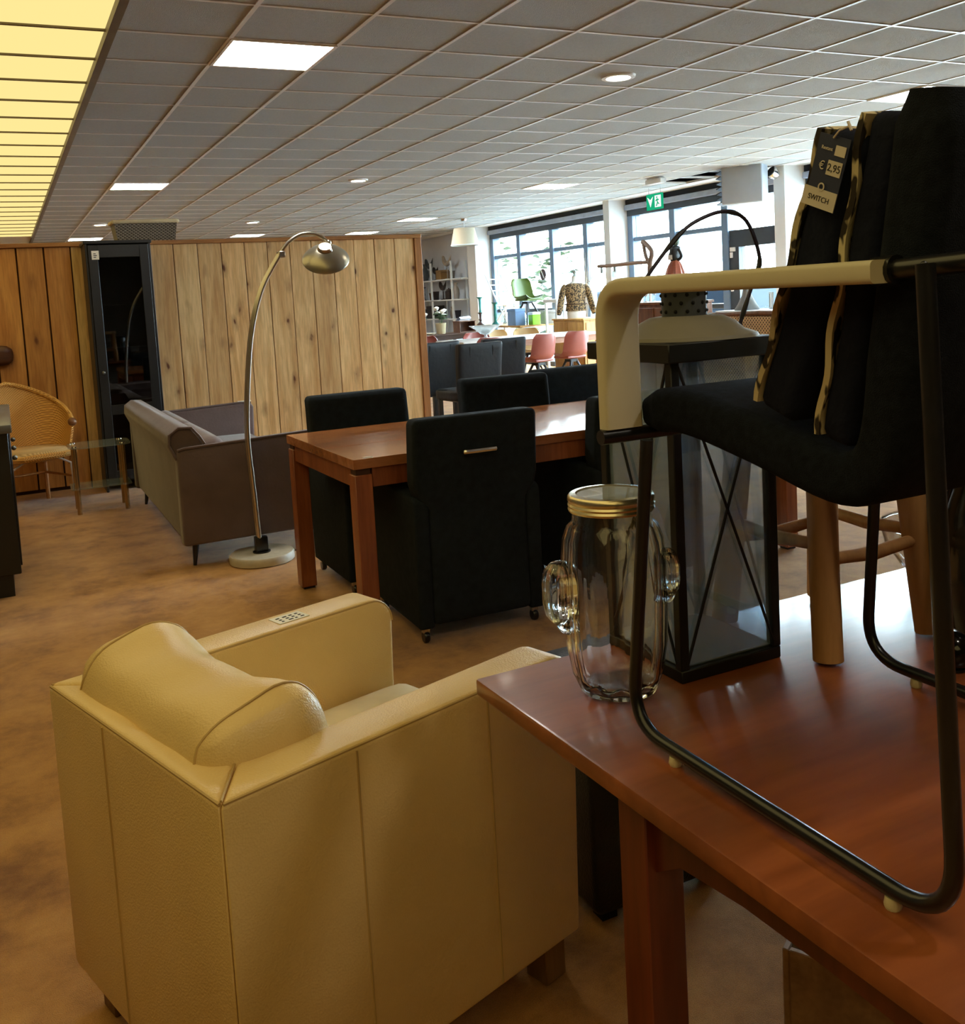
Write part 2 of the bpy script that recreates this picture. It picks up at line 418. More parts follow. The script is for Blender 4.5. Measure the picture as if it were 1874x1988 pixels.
# ---- ceiling lamps
M_lamp = emis('lamp_diffuser', (1, .97, .90, 1), LAMP_POWER)
M_spot = emis('downlight_bulb', (1, .9, .74, 1), DOWN_POWER)
M_rim = pm('lamp_rim_white', srgb(235,235,232), .4)
where = {(1,0): 'above the sofa and arc lamp', (1,10): 'beyond the plank partition, above the basket', (1,23): 'farthest one over the black cabinet', (6,23): 'far one seen over the top of the plank partition',
         (10,0): 'behind the cushions on the black chair', (10,10): 'above the pink shell chairs', (10,18): 'next to the hanging drum shade', (10,23): 'far one over the end of the plank partition',
         (1,-10): 'out over the cream armchair', (10,-10): 'near the front windows'}
for c in PANELS:
    t = thing('ceiling_lamp', 'square white ceiling lamp panel, '+where[c], 'ceiling lamp', (GX+GC*c[0]+.3, GY+GC*c[1]+.3, CEIL), 0, 'square lamps set in the tile ceiling')
    b = MB()
    for a in ((-.298,-.28,-.298,.298), (.28,.298,-.298,.298), (-.28,.28,-.298,-.28), (-.28,.28,.28,.298)): b.box(*a, -.006, .02)
    b.obj('frame', M_rim, t, smooth=False)
    MB().box(-.28,.28,-.28,.28,-.003,.012).obj('diffuser', M_lamp, t, smooth=False)
sw = ['in the tile row of the large white lamp', 'over the far end of the dining table', 'far one over the plank partition', 'far one left of the grey basket', 'over the mahogany table', 'over the cream armchair']
for c, wd in zip(SPOTS, sw):
    t = thing('downlight', 'round recessed white downlight '+wd, 'downlight', (GX+GC*c[0]+.3, GY+GC*c[1]+.3, CEIL), 0, 'round downlights in the tile ceiling')
    MB().lathe([(.075,-.002),(.085,-.014),(.115,-.012),(.12,.004),(.075,.004)], 24, cap=False).obj('rim', M_rim, t)
    MB().lathe([(.0,-.004),(.074,-.004),(.074,.004),(0,.004)], 20, cap=False).obj('bulb', M_spot, t)

# ---- window front (x = 9.5) : columns, header, mullions, panes, door
M_pane = pane_mat('window_glass', (.97,.99,1,1), .06)
for k, (y0, y1) in enumerate(((18.5, 18.9), (13.45, 13.62), (9.46, 9.66), (4.5, 4.7))):
    struct(MB().box(9.1, 9.56, y0, y1, 0, 3.4, .006, 1).obj('trim_%d' % (k+2), white, smooth=False))
def bay(n, ys, y_end, door=None):
    root = struct(MB().box(9.46, 9.62, ys[0], y_end, 2.60, 2.70).obj('window_%d' % n, M_alud, smooth=False))
    MB().box(9.40, 9.60, ys[0], y_end, 2.70, 2.785, .01, 1).obj('header_band', pm('header_band', srgb(150,160,176), .5), root, smooth=False)
    MB().box(9.47, 9.60, ys[0], y_end, 0, .09).obj('sill', M_alud, root, smooth=False)
    yy = list(ys)+[y_end]
    for k, y in enumerate(ys):
        a = y+.07
        MB().box(9.46, 9.63, y-.0, y+.14, 0, 2.60, .006, 1).obj('mullion', M_alu, root, smooth=False)
    for k in range(len(yy)-1):
        y0, y1 = yy[k]+.14, yy[k+1]
        if door == k:
            MB().box(9.49, 9.60, y0, y1, 2.02, 2.16).obj('door_head', M_alud, root, smooth=False)
            MB().box(9.53, 9.545, y0, y1, 2.16, 2.60).obj('pane', M_pane, root, smooth=False); continue
        MB().box(9.49, 9.60, y0, y1, 2.18, 2.25, .006, 1).obj('transom', M_alu, root, smooth=False)
        MB().box(9.49, 9.60, y0, y1, 1.05, 1.12, .006, 1).obj('transom', M_alud, root, smooth=False)
        for z0, z1 in ((.09,1.05),(1.12,2.18),(2.25,2.60)):
            MB().box(9.53, 9.545, y0, y1, z0, z1).obj('pane', M_pane, root, smooth=False)
    return root
bay(1, [14.70, 15.90, 17.20, 18.36], 18.5)
struct(bpy.data.objects['window_1'])
bw = bay(2, [9.66, 10.98, 12.2, 13.31], 13.45, door=0)
bay(1+2, [4.7, 6.1, 7.4, 8.5], 9.46)
struct(MB().box(9.5, 9.7, -4, 4.5, 0, 2.8).obj('wall_light_block', pm('light_block_grey', srgb(120,112,100), .8), smooth=False))  # unseen solid wall, added to keep daylight off the near side of the room
# short stub between column and first mullion of bay 1
MB().box(9.53, 9.545, 13.62, 14.70, .09, 2.60).obj('pane', M_pane, bpy.data.objects['window_1'], smooth=False)
MB().box(9.49, 9.60, 13.62, 14.70, 2.18, 2.25, .006, 1).obj('transom', M_alu, bpy.data.objects['window_1'], smooth=False)
MB().box(9.49, 9.60, 13.62, 14.70, 1.05, 1.12, .006, 1).obj('transom', M_alud, bpy.data.objects['window_1'], smooth=False)
MB().box(9.46, 9.62, 13.62, 14.70, 2.60, 2.70).obj('head_frame', M_alud, bpy.data.objects['window_1'], smooth=False)
MB().box(9.40, 9.60, 13.62, 14.70, 2.70, 2.785, .01, 1).obj('header_band', MATS['header_band'], bpy.data.objects['window_1'], smooth=False)
# glazed entrance door
d = struct(MB().box(9.48, 9.60, 10.78, 10.98, 0, 2.02).obj('door_1', M_alud, smooth=False))
MB().box(9.48,9.60,9.80,9.94,0,2.02).obj('stile', M_alud, d, smooth=False)
MB().box(9.48,9.60,9.94,10.78,1.92,2.02).obj('rail', M_alud, d, smooth=False)
MB().box(9.48,9.60,9.94,10.78,0,.16).obj('rail', M_alud, d, smooth=False)
MB().box(9.53,9.545,9.94,10.78,.16,1.92).obj('pane', M_pane, d, smooth=False)
M_wp = pm('white_plastic', srgb(240,240,240), .4)
for z in (1.86, 1.38): 
    MB().box(9.46,9.48,10.84,10.95,z,z+.06,.004,1).obj('lock_plate', M_wp, d, smooth=False); MB().box(9.45,9.48,10.9,10.94,z-.09,z-.01,.004,1).obj('lock_knob', M_wp, d, smooth=False)

# ---- plank partition (y = 8.75)
M_pl = wood('pine_plank', srgb(244,208,150), srgb(210,162,102), 'z', 1.0, .5, (4.2, srgb(98,54,24)))
M_pl_lit = wood('pine_plank_warm_lit', srgb(220,160,84), srgb(186,122,54), 'z', 1.0, .45, (3.4, srgb(106,58,22)))  # same pine boards, warm ceiling light put into the orange colour
M_trim = wood('pine_trim', srgb(196,140,78), srgb(160,104,52), 'x', 1.0, .5)
wp = struct(MB().box(-2.2, 3.66, 8.775, 9.15, 0, 2.02).obj('wall_partition', pm('partition_core', srgb(70,44,22), .9), smooth=False))
xs = [3.648-.2052*k for k in range(28)]
for k in range(27):
    x1, x0 = xs[k], xs[k+1]; left = x1 < .75; g = .006 if left else .003
    if x0 < -2.1: break
    MB().box(x0+g, x1-g, 8.748+random.uniform(-.002,.002), 8.776, .03, 2.02, .003, 1).obj('plank', M_pl_lit if left else M_pl, wp, smooth=False)
MB().box(-2.2, 3.72, 8.725, 9.17, 2.02, 2.055, .004, 1).obj('cap_board', M_trim, wp, smooth=False)
MB().box(3.648, 3.72, 8.735, 9.17, 0, 2.02, .004, 1).obj('end_board', wood('pine_trim_z', srgb(190,134,74), srgb(156,100,50), 'z', 1.0, .5), wp, smooth=False)

# ---- outside: pavement, cars, greenery, signs
struct(MB().box(9.75, 120, -60, 110, -.25, -.05).obj('pavement', pm('pavement', srgb(176,178,178), .9), smooth=False))
def car(loc, rz, col, label):
    t = thing('car', label, 'car', loc, rz, 'cars parked outside')
    prof = [(-2.1,.28),(-2.12,.62),(-1.95,.86),(-1.2,.92),(-.62,1.38),(.1,1.46),(.85,1.40),(1.6,1.0),(2.05,.92),(2.15,.6),(2.12,.28)]
    b = MB(); b.prism(prof, -.86, .86, 'y')
    b.obj('body', pm('car_paint_'+label[:5], col, .5, 0, spec=.05), t, ang=30)
    gl = pm('car_glass', (.003,.007,.013,1), .5, spec=.02)
    for s in (-1, 1):
        MB().prism([(-1.05,.94),(-.58,1.32),(.02,1.38),(.02,.94)], s*.865-.01, s*.865+.01, 'y').obj('side_window', gl, t, smooth=False)
        MB().prism([(.08,.94),(.08,1.38),(.78,1.33),(1.35,.98)], s*.865-.01, s*.865+.01, 'y').obj('side_window', gl, t, smooth=False)
    for s in (-1, 1):
        for x in (-1.35, 1.35):
            MB().lathe([(.0,-.1),(.2,-.1),(.31,-.09),(.32,.09),(.2,.1),(0,.1)], 16, (x, s*.80, .32), Matrix.Rotation(R(90), 3, 'X'), cap=False).obj('wheel', pm('tyre', srgb(30,30,32), .7), t)
    return t
car((13.4, 15.2, -.05), 88, (.012,.019,.028,1), 'pale silver-blue car parked outside the glass door')
car((15.6, 21.8, -.05), 82, (.008,.017,.030,1), 'blue car parked outside the tall side window')
M_leaf = spots('leaf_green', (.022,.040,.006,1), (.007,.020,.004,1), 3)
def bush(loc, r, h, label, n=90):
    t = thing('shrub', label, 'shrub', loc, 0, 'shrubs outside the windows')
    b = MB()
    for _ in range(n):
        a = random.uniform(0, 6.28); q = r*math.sqrt(random.random()); z = h*random.uniform(.15, 1); q *= 1-.5*(z/h)
        M = Matrix.Translation((q*math.cos(a), q*math.sin(a), z)) @ Matrix.Rotation(random.uniform(0,6.28), 4, 'Z') @ Matrix.Rotation(random.uniform(-1,1), 4, 'X')
        v = [b.bm.verts.new(M @ Vector(c)) for c in ((-.16,0,0),(0,.08,.02),(.18,0,0),(0,-.08,.02))]; b.bm.faces.new(v)
    b.obj('foliage', M_leaf, t, smooth=False)
    MB().tube([(0,0,0),(0,0,h*.8)], .05, 6).obj('stem', pm('bark', srgb(110,90,70), .9), t)
bush((13.0, 24.2, -.05), 1.0, 3.0, 'bright green shrub outside the far end window')
bush((12.0, 20.2, -.05), .8, 2.8, 'yellow-green shrub outside above the green chair')
bush((16.2, 15.6, -.05), .9, 2.4, 'pale green shrub outside beside the orange tassel figure')
bush((16.4, 13.4, -.05), .9, 2.0, 'green shrub outside behind the pale silver-blue car')
t = thing('road_sign', 'red round sign on a pole outside the windows', 'sign', (13, 18.6, -.05))
MB().lathe([(0,-.02),(.28,-.02),(.28,.02),(0,.02)], 20, (0,0,1.95), Matrix.Rotation(R(90), 3, 'Y'), cap=False).obj('disc', pm('sign_red', (.05,.006,.005,1), .6, spec=.1), t)
MB().tube([(0.03,0,0),(.03,0,1.95)], .03, 8).obj('pole', MATS['white_plastic'], t)

# ================================================================== FOREGROUND
# ---- mahogany table
M_mah = wood('mahogany', srgb(158,88,48), srgb(110,58,30), 'x', .9, .30, None, .25, stretch=6)
M_mahd = wood('mahogany_leg', srgb(120,54,28), srgb(84,34,18), 'z', 1.0, .35, None, .15)
T = thing('dining_table', 'mahogany-red table carrying the black chair, lantern and glass jar', 'table', (.69, 1.497, 0), 1.2)
TZ = .76
MB().box(0, 1.62, -1.15, 0, TZ-.03, TZ, .005, 2).obj('tabletop', M_mah, T)
for x in (.03, 1.50):
    for y in (-.445, -1.08): MB().box(x, x+.064, y, y+.064, 0, TZ-.03, .002, 1).obj('leg', M_mahd, T)
arch = [(-.445, .62), (-.50, .655), (-.62, .668), (-.75, .67), (-.9, .665), (-1.0,.645), (-1.05, .62), (-1.05, .73), (-.445, .73)]
for x in (.045, 1.53): MB().prism(arch, x, x+.02, 'x').obj('apron', M_mahd, T)
ax = [(.094,.62),(.25,.66),(.5,.675),(.8,.68),(1.1,.675),(1.35,.66),(1.50,.62),(1.50,.73),(.094,.73)]
for y in (-.42, -1.06): MB().prism(ax, y, y+.02, 'y').obj('apron', M_mahd, T)

# ---- cream leather armchair
def leather(name, c, var=.06):
    mt, nt, b = new_mat(name); b.inputs['Roughness'].default_value = .36; b.inputs['Specular IOR Level'].default_value = .45
    v = coords(nt, (1,1,1), False)
    n = N(nt, 'ShaderNodeTexNoise'); n.inputs['Scale'].default_value = 4; n.inputs['Detail'].default_value = 4; nt.links.new(v, n.inputs['Vector'])
    nt.links.new(ramp(nt, n.outputs['Fac'], [(.3, mul(c,1-var)), (.7, mul(c,1+var))]), b.inputs['Base Color'])
    vo = N(nt, 'ShaderNodeTexVoronoi'); vo.inputs['Scale'].default_value = 260; nt.links.new(v, vo.inputs['Vector'])
    n3 = N(nt, 'ShaderNodeTexNoise'); n3.inputs['Scale'].default_value = 9; n3.inputs['Detail'].default_value = 3; nt.links.new(v, n3.inputs['Vector'])
    ma = N(nt, 'ShaderNodeMath', operation='MULTIPLY_ADD'); ma.inputs[1].default_value = 5; nt.links.new(n3.outputs['Fac'], ma.inputs[0]); nt.links.new(vo.outputs['Distance'], ma.inputs[2])
    bump(nt, ma.outputs[0], b, .16, .004); MATS[name] = mt; return mt
M_cream = leather('cream_leather', srgb(228,196,132))
M_seam = pm('leather_seam', srgb(188,156,96), .5)
M_seat = pm('cream_suede', srgb(226,208,166), .8, var=.10, vs=7, bs=12, bst=.35)
AC = thing('armchair', 'cream leather tub armchair with loose back bolster and price label on its arm', 'armchair', (.225, 1.42, 0), 17)
D_, W_, AW, BT, Z0, ZT = .80, .71, .105, .085, .10, .70
def arm(name, y_out, y_in, sgn):
    prof = [(0, Z0), (D_-.02, Z0)]
    for k in range(9):
        a = R(90*k/8); prof.append((D_-.065+.065*math.cos(a), ZT-.065+.065*math.sin(a)))
    prof += [(D_*.5, ZT), (BT+.02, ZT), (0, ZT)]
    b = MB(); n = len(prof)
    A = [b.bm.verts.new((s, y_out, z)) for s, z in prof]
    # padded outer crown
    Bv = [b.bm.verts.new((max(s, BT) if s < BT else s, y_in, z)) for s, z in prof]
    b.bm.faces.new(A); b.bm.faces.new(Bv[::-1])
    for k in range(n): b.bm.faces.new((A[k], Bv[k], Bv[(k+1) % n], A[(k+1) % n]))
    bmesh.ops.recalc_face_normals(b.bm, faces=b.bm.faces)
    es = [e for e in b.bm.edges if e.calc_face_angle(0) > R(40)]
    bmesh.ops.bevel(b.bm, geom=es, offset=.012, segments=3, profile=.5, affect='EDGES', clamp_overlap=True)
    return b.obj(name, M_cream, AC)
arm('arm', 0, AW, 1); arm('arm', W_, W_-AW, -1)
b = MB()
# back: mitred trapezoid, hollowed inwards along its inner top edge
outer = [(0, t) for t in (0, W_*.25, W_*.5, W_*.75, W_)]
inner = [(BT, AW), (BT-.035, W_*.3), (BT-.045, W_*.5), (BT-.035, W_*.7), (BT, W_-AW)]
poly = outer + inner[::-1]
b.prism(poly, Z0, ZT); bmesh.ops.recalc_face_normals(b.bm, faces=b.bm.faces)
es = [e for e in b.bm.edges if e.calc_face_angle(0) > R(35)]
bmesh.ops.bevel(b.bm, geom=es, offset=.012, segments=3, profile=.5, affect='EDGES', clamp_overlap=True)
b.obj('back', M_cream, AC)
MB().box(.03, D_-.03, AW-.01, W_-AW+.01, .12, .36, .02, 2).obj('seat_base', M_cream, AC)
MB().soft(((BT+D_)/2+.02, W_/2, .415), ((D_-BT)/2-.005, W_/2-AW-.005, .075), .05, 12, (0,0,.025)).obj('seat_cushion', M_seat, AC)
# bolster
def bol(q, p):
    # q local: x depth, y along, z up ; belly sags in the middle, ends flare
    e = p[1]
    return (q.x*(1+.10*e*e) - .018*(1-e*e), q.y, q.z*(1+.10*e*e) - .020*(1-e*e) + (.012 if e > 0 else 0)*e*e + .004*math.sin(9*e+q.x*20))
BC_, BH, BR = Vector((.165, .385, .675)), Vector((.122, .300, .103)), .09
BM = rotm('Y', -12, BC_)
bo = MB().soft(BC_, BH, BR, 18, (0,0,.008), M=BM, fn=bol).obj('back_bolster', M_cream, AC)
for yy in (-.80, .80):
    pts = []
    for k in range(48):
        a = 2*math.pi*k/48; c_, s_ = math.cos(a), math.sin(a); m_ = max(abs(c_), abs(s_)); p = (c_/m_, yy, s_/m_)
        q = Vector((p[0]*BH.x, p[1]*BH.y, p[2]*BH.z)); core = Vector([max(-(BH[i]-BR), min(BH[i]-BR, q[i])) for i in range(3)]); d_ = q-core
        if d_.length > 1e-9: q = core+d_.normalized()*BR*min(1, max(abs(v) for v in d_)/BR)
        q.z += .008*p[2]*(1-p[0]**2)*(1-p[1]**2); pts.append(BM @ (Vector(bol(q, p))+BC_))
    MB().tube(pts, .0028, 6, closed=True).obj('piping', M_seam, bo)
def seam(pts, r=.0022): MB().tube(pts, r, 6).obj('seam', M_seam, AC)
e = .0005
seam([(.008,.004,ZT-.005),(D_-.07,.004,ZT-.005)] + [(D_-.065+.063*math.sin(R(a)), .004, ZT-.067+.062*math.cos(R(a))) for a in range(10, 91, 10)], .003)
seam([(.004,.008,ZT-.005),(.004,W_-.008,ZT-.005)], .003)
seam([(.008,W_-.004,ZT-.005),(D_-.07,W_-.004,ZT-.005)], .003)
seam([(BT,W_-AW+.004,ZT-.005),(D_-.07,W_-AW+.004,ZT-.005)] + [(D_-.065+.063*math.sin(R(a)), W_-AW+.004, ZT-.067+.062*math.cos(R(a))) for a in range(10, 91, 10)], .003)
seam([(.006,.006,ZT),(BT,AW,ZT)])
seam([(-e,.435,Z0+.01),(-e,.435,ZT-.01)]); seam([(.25,-e,Z0+.01),(.25,-e,ZT-.01)]); seam([(.55,-e,Z0+.01),(.55,-e,ZT-.01)])
M_legw = wood('oak_leg', srgb(150,112,64), srgb(110,76,40), 'z', 1, .5)
for s in (.04, D_-.10):
    for t in (.03, W_-.09): MB().box(s, s+.06, t, t+.06, 0, Z0+.03, .003, 1).obj('leg', M_legw, AC)
M_paper = pm('paper', srgb(238,236,228), .7, var=.02)
lab = MB().box(-.04,.04,-.026,.026,0,.0012).obj('price_label', M_paper, AC, smooth=False, loc=(.535, W_-.052, ZT+.0005)); lab['label'] = 'white paper price label'
M_ink = pm('ink', srgb(40,40,44), .8)
b = MB()
for k in range(3):
    for q in range(4): 
        x = -.03+.017*q+random.uniform(0,.004); b.box(x, x+random.uniform(.006,.012), -.018+.013*k, -.012+.013*k, .0012, .0016)
b.obj('print', M_ink, lab, smooth=False)

# ---- black sled chair standing on the table
M_tube = pm('black_metal', srgb(20,20,21), .28, .0, var=.05, spec=.6)
M_arm = pm('cream_lacquer', srgb(206,198,174), .5, var=.03)
M_felt = pm('black_felt', srgb(22,27,36), 1, var=.3, vs=80, bs=700, bst=.4, spec=.15)
CH = thing('sled_chair', 'black felt armchair with cream bent arms standing on the mahogany table', 'chair', (1.03, .9, TZ))
def L(x, y, z): return Vector((x-1.03, y-.9, z-TZ))
rt = .0095; ZR = TZ+.012+rt
for X, sg in ((.79, -1), (1.275, 1)):
    XI = X+.02 if sg < 0 else X
    p = fillet([L(XI,1.125,1.212), L(X,1.16,ZR), L(X,.612,ZR), L(X,.640,1.437)], .075, 10)
    MB().tube(p, rt, 12).obj('sled_frame', M_tube, CH)
    for y in (1.06, .69): MB().lathe([(0,0),(.008,0),(.0095,.004),(.008,.013),(0,.013)], 12, L(X, y, TZ), cap=False).obj('glide', pm('glide', srgb(214,200,160), .5), CH)
    sec = rrect(.066, .024, .006, 3); Y0 = 1.198
    pts = fillet([(0, Y0, 1.222), (0, Y0, 1.432), (0, .70, 1.432)], .055, 8)
    P = [L(X+.027*(-sg), q.y, q.z) for q in pts]; nn = []
    for i in range(len(P)):
        t = (P[min(i+1, len(P)-1)]-P[max(i-1, 0)]).normalized(); nn.append(Vector((1,0,0)).cross(t))
    MB().sweep(sec, P, (1,0,0), nn).obj('armrest', M_arm, CH)
    MB().tube([L(X+.027*(-sg), .722, 1.432), L(X+.027*(-sg), .695, 1.433)], .0155, 14).obj('arm_collar', M_tube, CH)
    MB().ball(L(X+.027*(-sg)-.010, .655, 1.436), .004, 8).obj('screw', pm('screw', srgb(10,10,10), .4), CH)
back = fillet([L(.817,.70,1.433), L(.817,.535,1.44), L(1.248,.535,1.44), L(1.248,.70,1.433)], .10, 8)
MB().tube(back, .0105, 12).obj('back_rail', M_tube, CH)
MB().tube([L(.778,1.196,1.211), L(1.287,1.196,1.211)], .0112, 12).obj('cross_tube', M_tube, CH)
MB().tube([L(.875,.83,1.168), L(1.19,.83,1.168)], rt, 10).obj('cross_tube', M_tube, CH)
prof = catmull([(0,1.190,1.242),(0,1.10,1.249),(0,.96,1.225),(0,.83,1.196),(0,.775,1.208),(0,.738,1.26),(0,.713,1.38),(0,.689,1.52),(0,.675,1.61)], 5)
P = [L(1.0335, q.y, q.z) for q in prof]; nn = []
for i in range(len(P)):
    t = (P[min(i+1, len(P)-1)]-P[max(i-1, 0)]).normalized(); nn.append(t.cross(Vector((1,0,0))))
b = MB(); rings = []
sec0 = rrect(.376, .066, .020, 4)
for i, (p, n_) in enumerate(zip(P, nn)):
    bk_ = min(1, max(0, (i-20)/8)); wk = 1+.09*bk_; e0 = min(i, len(P)-1-i); k = [.72,.93,1,1][min(e0, 3)]
    rings.append([b.bm.verts.new(p+Vector((a*wk*(1 if e0 > 1 else .97),0,0))+n_*c*k*(1+.12*bk_)) for a, c in sec0])
for A, Bq in zip(rings, rings[1:]):
    for q in range(len(sec0)): b.bm.faces.new((A[q], A[(q+1) % len(sec0)], Bq[(q+1) % len(sec0)], Bq[q]))
b.bm.faces.new(rings[0][::-1]); b.bm.faces.new(rings[-1]); b.obj('seat_shell', M_felt, CH)

# ---- two chair pads leaning on the back
M_navy = pm('dark_navy_cotton', srgb(14,19,38), .9, var=.25, vs=14, bs=40, bst=.5, spec=.2)
M_zebra = spots('zebra_print', srgb(204,190,152), srgb(40,32,24), 58, (.44,.50), .8, (1,1,.45))
def pad(name, label, yb, zb, yt, zt, x0=.846, w=.37, ht=.034):
    t = thing(name, label, 'cushion', (x0, yb, zb), 0, 'chair pads on the black chair')
    a = math.degrees(math.atan2(yb-yt, zt-zb)); ln = math.hypot(yb-yt, zt-zb)
    M = Matrix.Rotation(R(a), 4, 'X')
    def wr(q, p): return (q.x, q.y+.0025*math.sin(31*q.z)*abs(p[0])**3, q.z)
    MB().soft((w/2, 0, ln/2), (w/2, ht, ln/2), .016, 16, (0,.006,0), M=M, fn=wr).obj('pad', M_navy, t)
    # printed front face, puffed a little past the side seams
    def f(u, v):
        x = -.003+(w+.006)*u; z = .006+(ln-.010)*v; k = (1-(2*u-1)**6)*(1-(2*v-1)**6)
        return M @ Vector((x, ht-.004+.016*k**.9+.003*math.sin(z*60+u*3), z))
    MB().surf(f, 24, 30, .007).obj('printed_face', M_zebra, t)
    return t, M, ln
pad('chair_pad', 'dark chair pad with zebra-print face against the black chair back', .812, 1.236, .734, 1.600, ht=.024)
tp, Mp, ln = pad('chair_pad', 'dark zebra-faced chair pad with a navy price tag hanging on it', .908, 1.262, .786, 1.588, ht=.032)
# tag hangs on the side facing the room
M_tagn = pm('tag_navy', srgb(38,46,78), .5, var=.05); M_tagw = pm('tag_white', srgb(214,206,196), .6)
def TP(y, z, x=-.0115): return Mp @ Vector((x, y, z))
def tquad(y0, y1, z0, z1, x, mat, name, par, sk=0.0):
    b = MB(); pts = [(y0, z0), (y1, z0), (y1, z1), (y0, z1)]
    A = [b.bm.verts.new(TP(y, z, x)) for y, z in pts]; Bq = [b.bm.verts.new(TP(y, z, x+.0008)) for y, z in pts]
    b.bm.faces.new(A); b.bm.faces.new(Bq[::-1])
    for k in range(4): b.bm.faces.new((A[k], Bq[k], Bq[(k+1) % 4], A[(k+1) % 4]))
    return b.obj(name, mat, par, smooth=False)
tg = tquad(-.024, .022, .262, .342, -.0125, M_tagn, 'price_tag', tp); tg['label'] = 'navy price tag with white price box'
tquad(-.024, .026, .262, .283, -.0135, M_tagw, 'brand_strip', tg)
tquad(-.021, -.006, .322, .333, -.0135, M_tagw, 'price_box', tg); tquad(-.021, .0, .300, .316, -.0135, M_tagw, 'price_box', tg)
MB().tube([TP(.0,.340,-.014), TP(-.008,.349,-.017), TP(-.018,.356,-.014)], .0012, 5).obj('tag_string', M_tagw, tg)
MB().tube([TP(-.022,.352,-.014), TP(-.014,.360,-.014)], .0016, 5).obj('tag_string', M_tagw, tg)
def text(s, size, M, mat, name, par, ext=.0002):
    c = bpy.data.curves.new(name, 'FONT'); c.body = s; c.size = size; c.extrude = ext; c.align_x = 'CENTER'; c.align_y = 'CENTER'
    tmp = bpy.data.objects.new(name, c); COL.objects.link(tmp); dg = bpy.context.evaluated_depsgraph_get()
    me = bpy.data.meshes.new_from_object(tmp.evaluated_get(dg)); bpy.data.objects.remove(tmp)
    me.transform(M); me.materials.clear(); me.materials.append(mat)
    o = bpy.data.objects.new(name, me); COL.objects.link(o); o.parent = par; return o
# text plane: reads from -x side: local text x -> -y, text y -> z
def TM(y, z, x=-.0137):
    base = Matrix(((0,0,-1,0),(-1,0,0,0),(0,1,0,0),(0,0,0,1)))
    return Mp @ Matrix.Translation((x, y, z)) @ base
text('2,95', .0115, TM(-.0105,.308), M_ink, 'price', tg); text('€', .013, TM(.008,.308), M_tagw, 'currency', tg)
text('Restant', .0055, TM(.006,.3275), M_tagw, 'lettering', tg); text('SWITCH', .0085, TM(.001,.272), M_ink, 'brand_lettering', tg)
b = MB(); b.lathe([(.0032,0),(.0048,0),(.0048,.0004),(.0032,.0004)], 16, M=TM(.001,.2855).to_3x3(), c=TM(.001,.2855).translation, cap=False); b.obj('brand_mark', M_tagw, tg)

# ---- black metal lantern
M_iron = pm('lantern_iron', srgb(30,30,30), .45, .3, var=.1)
M_iron_lit = pm('lantern_lit_iron', srgb(120,114,98), .6, .0, var=.1)  # paler copy of the black iron, light on the dome put into the colour
LN = thing('lantern', 'tall black metal lantern with glass sides and loop handle on the table', 'lantern', (.97, 1.274, TZ))
s = .22; HT = .575
MB().box(0,s,0,s,0,.022,.002,1).obj('base', M_iron, LN)
MB().box(.012,s-.012,.012,s-.012,.022,.026).obj('floor_plate', pm('lantern_floor', srgb(92,98,92), .6), LN, smooth=False)
for x in (0, s-.018):
    for y in (0, s-.018): MB().box(x,x+.018,y,y+.018,.022,HT,.0015,1).obj('post', M_iron, LN)
M_lpane = pane_mat('lantern_glass', (.90,.96,1,1), .14, .16, (.50,.66,.84,1), True)  # blue haze puts window daylight into the glass colour, with dirt smudges
for (x0,x1,y0,y1) in ((.018,s-.018,.008,.0105),(.018,s-.018,s-.0105,s-.008),(.008,.0105,.018,s-.018),(s-.0105,s-.008,.018,s-.018)):
    MB().box(x0,x1,y0,y1,.026,HT-.03).obj('pane', M_lpane, LN, smooth=False)
for k in range(4):
    Mz = rotm('Z', 90*k, (s/2,s/2,0))
    for (za, zb) in ((.03, HT-.035), (HT-.035, .03)):
        MB().tube([Mz @ Vector((.014,.002,za)), Mz @ Vector((s-.014,.002,zb))], .0028, 6).obj('cross_bar', M_iron, LN)
MB().box(-.012,s+.012,-.012,s+.012,HT-.032,HT,.002,1).obj('top_frame', M_iron, LN)
MB().lathe([(.0,0),(.125,0),(.122,.006),(.10,.014),(.085,.028),(.065,.038),(.05,.04),(0,.04)], 28, (s/2+.012,s/2,HT), cap=False).obj('roof_dome', M_iron_lit, LN)
b = MB(); b.lathe([(.040,0),(.040,.066)], 24, (s/2+.008,s/2,HT+.038), cap=False); ch = b.obj('chimney', pm('chimney_iron', srgb(62,66,70), .6, .0), LN)
b = MB()
for r_ in range(4):
    for k in range(12):
        a = 2*math.pi*(k+.5*(r_ % 2))/12
        b.ball((s/2+.008+.0392*math.cos(a), s/2+.0392*math.sin(a), HT+.048+.0145*r_), .0036, 8)
b.obj('vent_hole', pm('vent_black', srgb(6,6,6), .9), ch)
MB().lathe([(0,0),(.066,0),(.066,.003),(0,.003)], 28, (s/2,s/2,HT+.104), cap=False).obj('cap_plate', M_iron, LN)
hp = catmull([(-.014,.11,HT-.01),(.01,.11,HT+.07),(.05,.11,.697),(.114,.11,.758),(.161,.11,.784),(.22,.11,.797),(.268,.11,.778),(.296,.11,.712),(.282,.11,.674),(.256,.11,.619),(s+.014,.11,HT-.01)], 6)
hd = MB().tube(hp, .0036, 8).obj('handle', pm('handle_iron', srgb(40,34,52), .4, .3), LN)
for i in (15, 30, 42, 52): MB().tube(hp[i:i+5], [.0038,.0046,.0049,.0046,.0038], 8).obj('handle_knot', M_iron, hd)

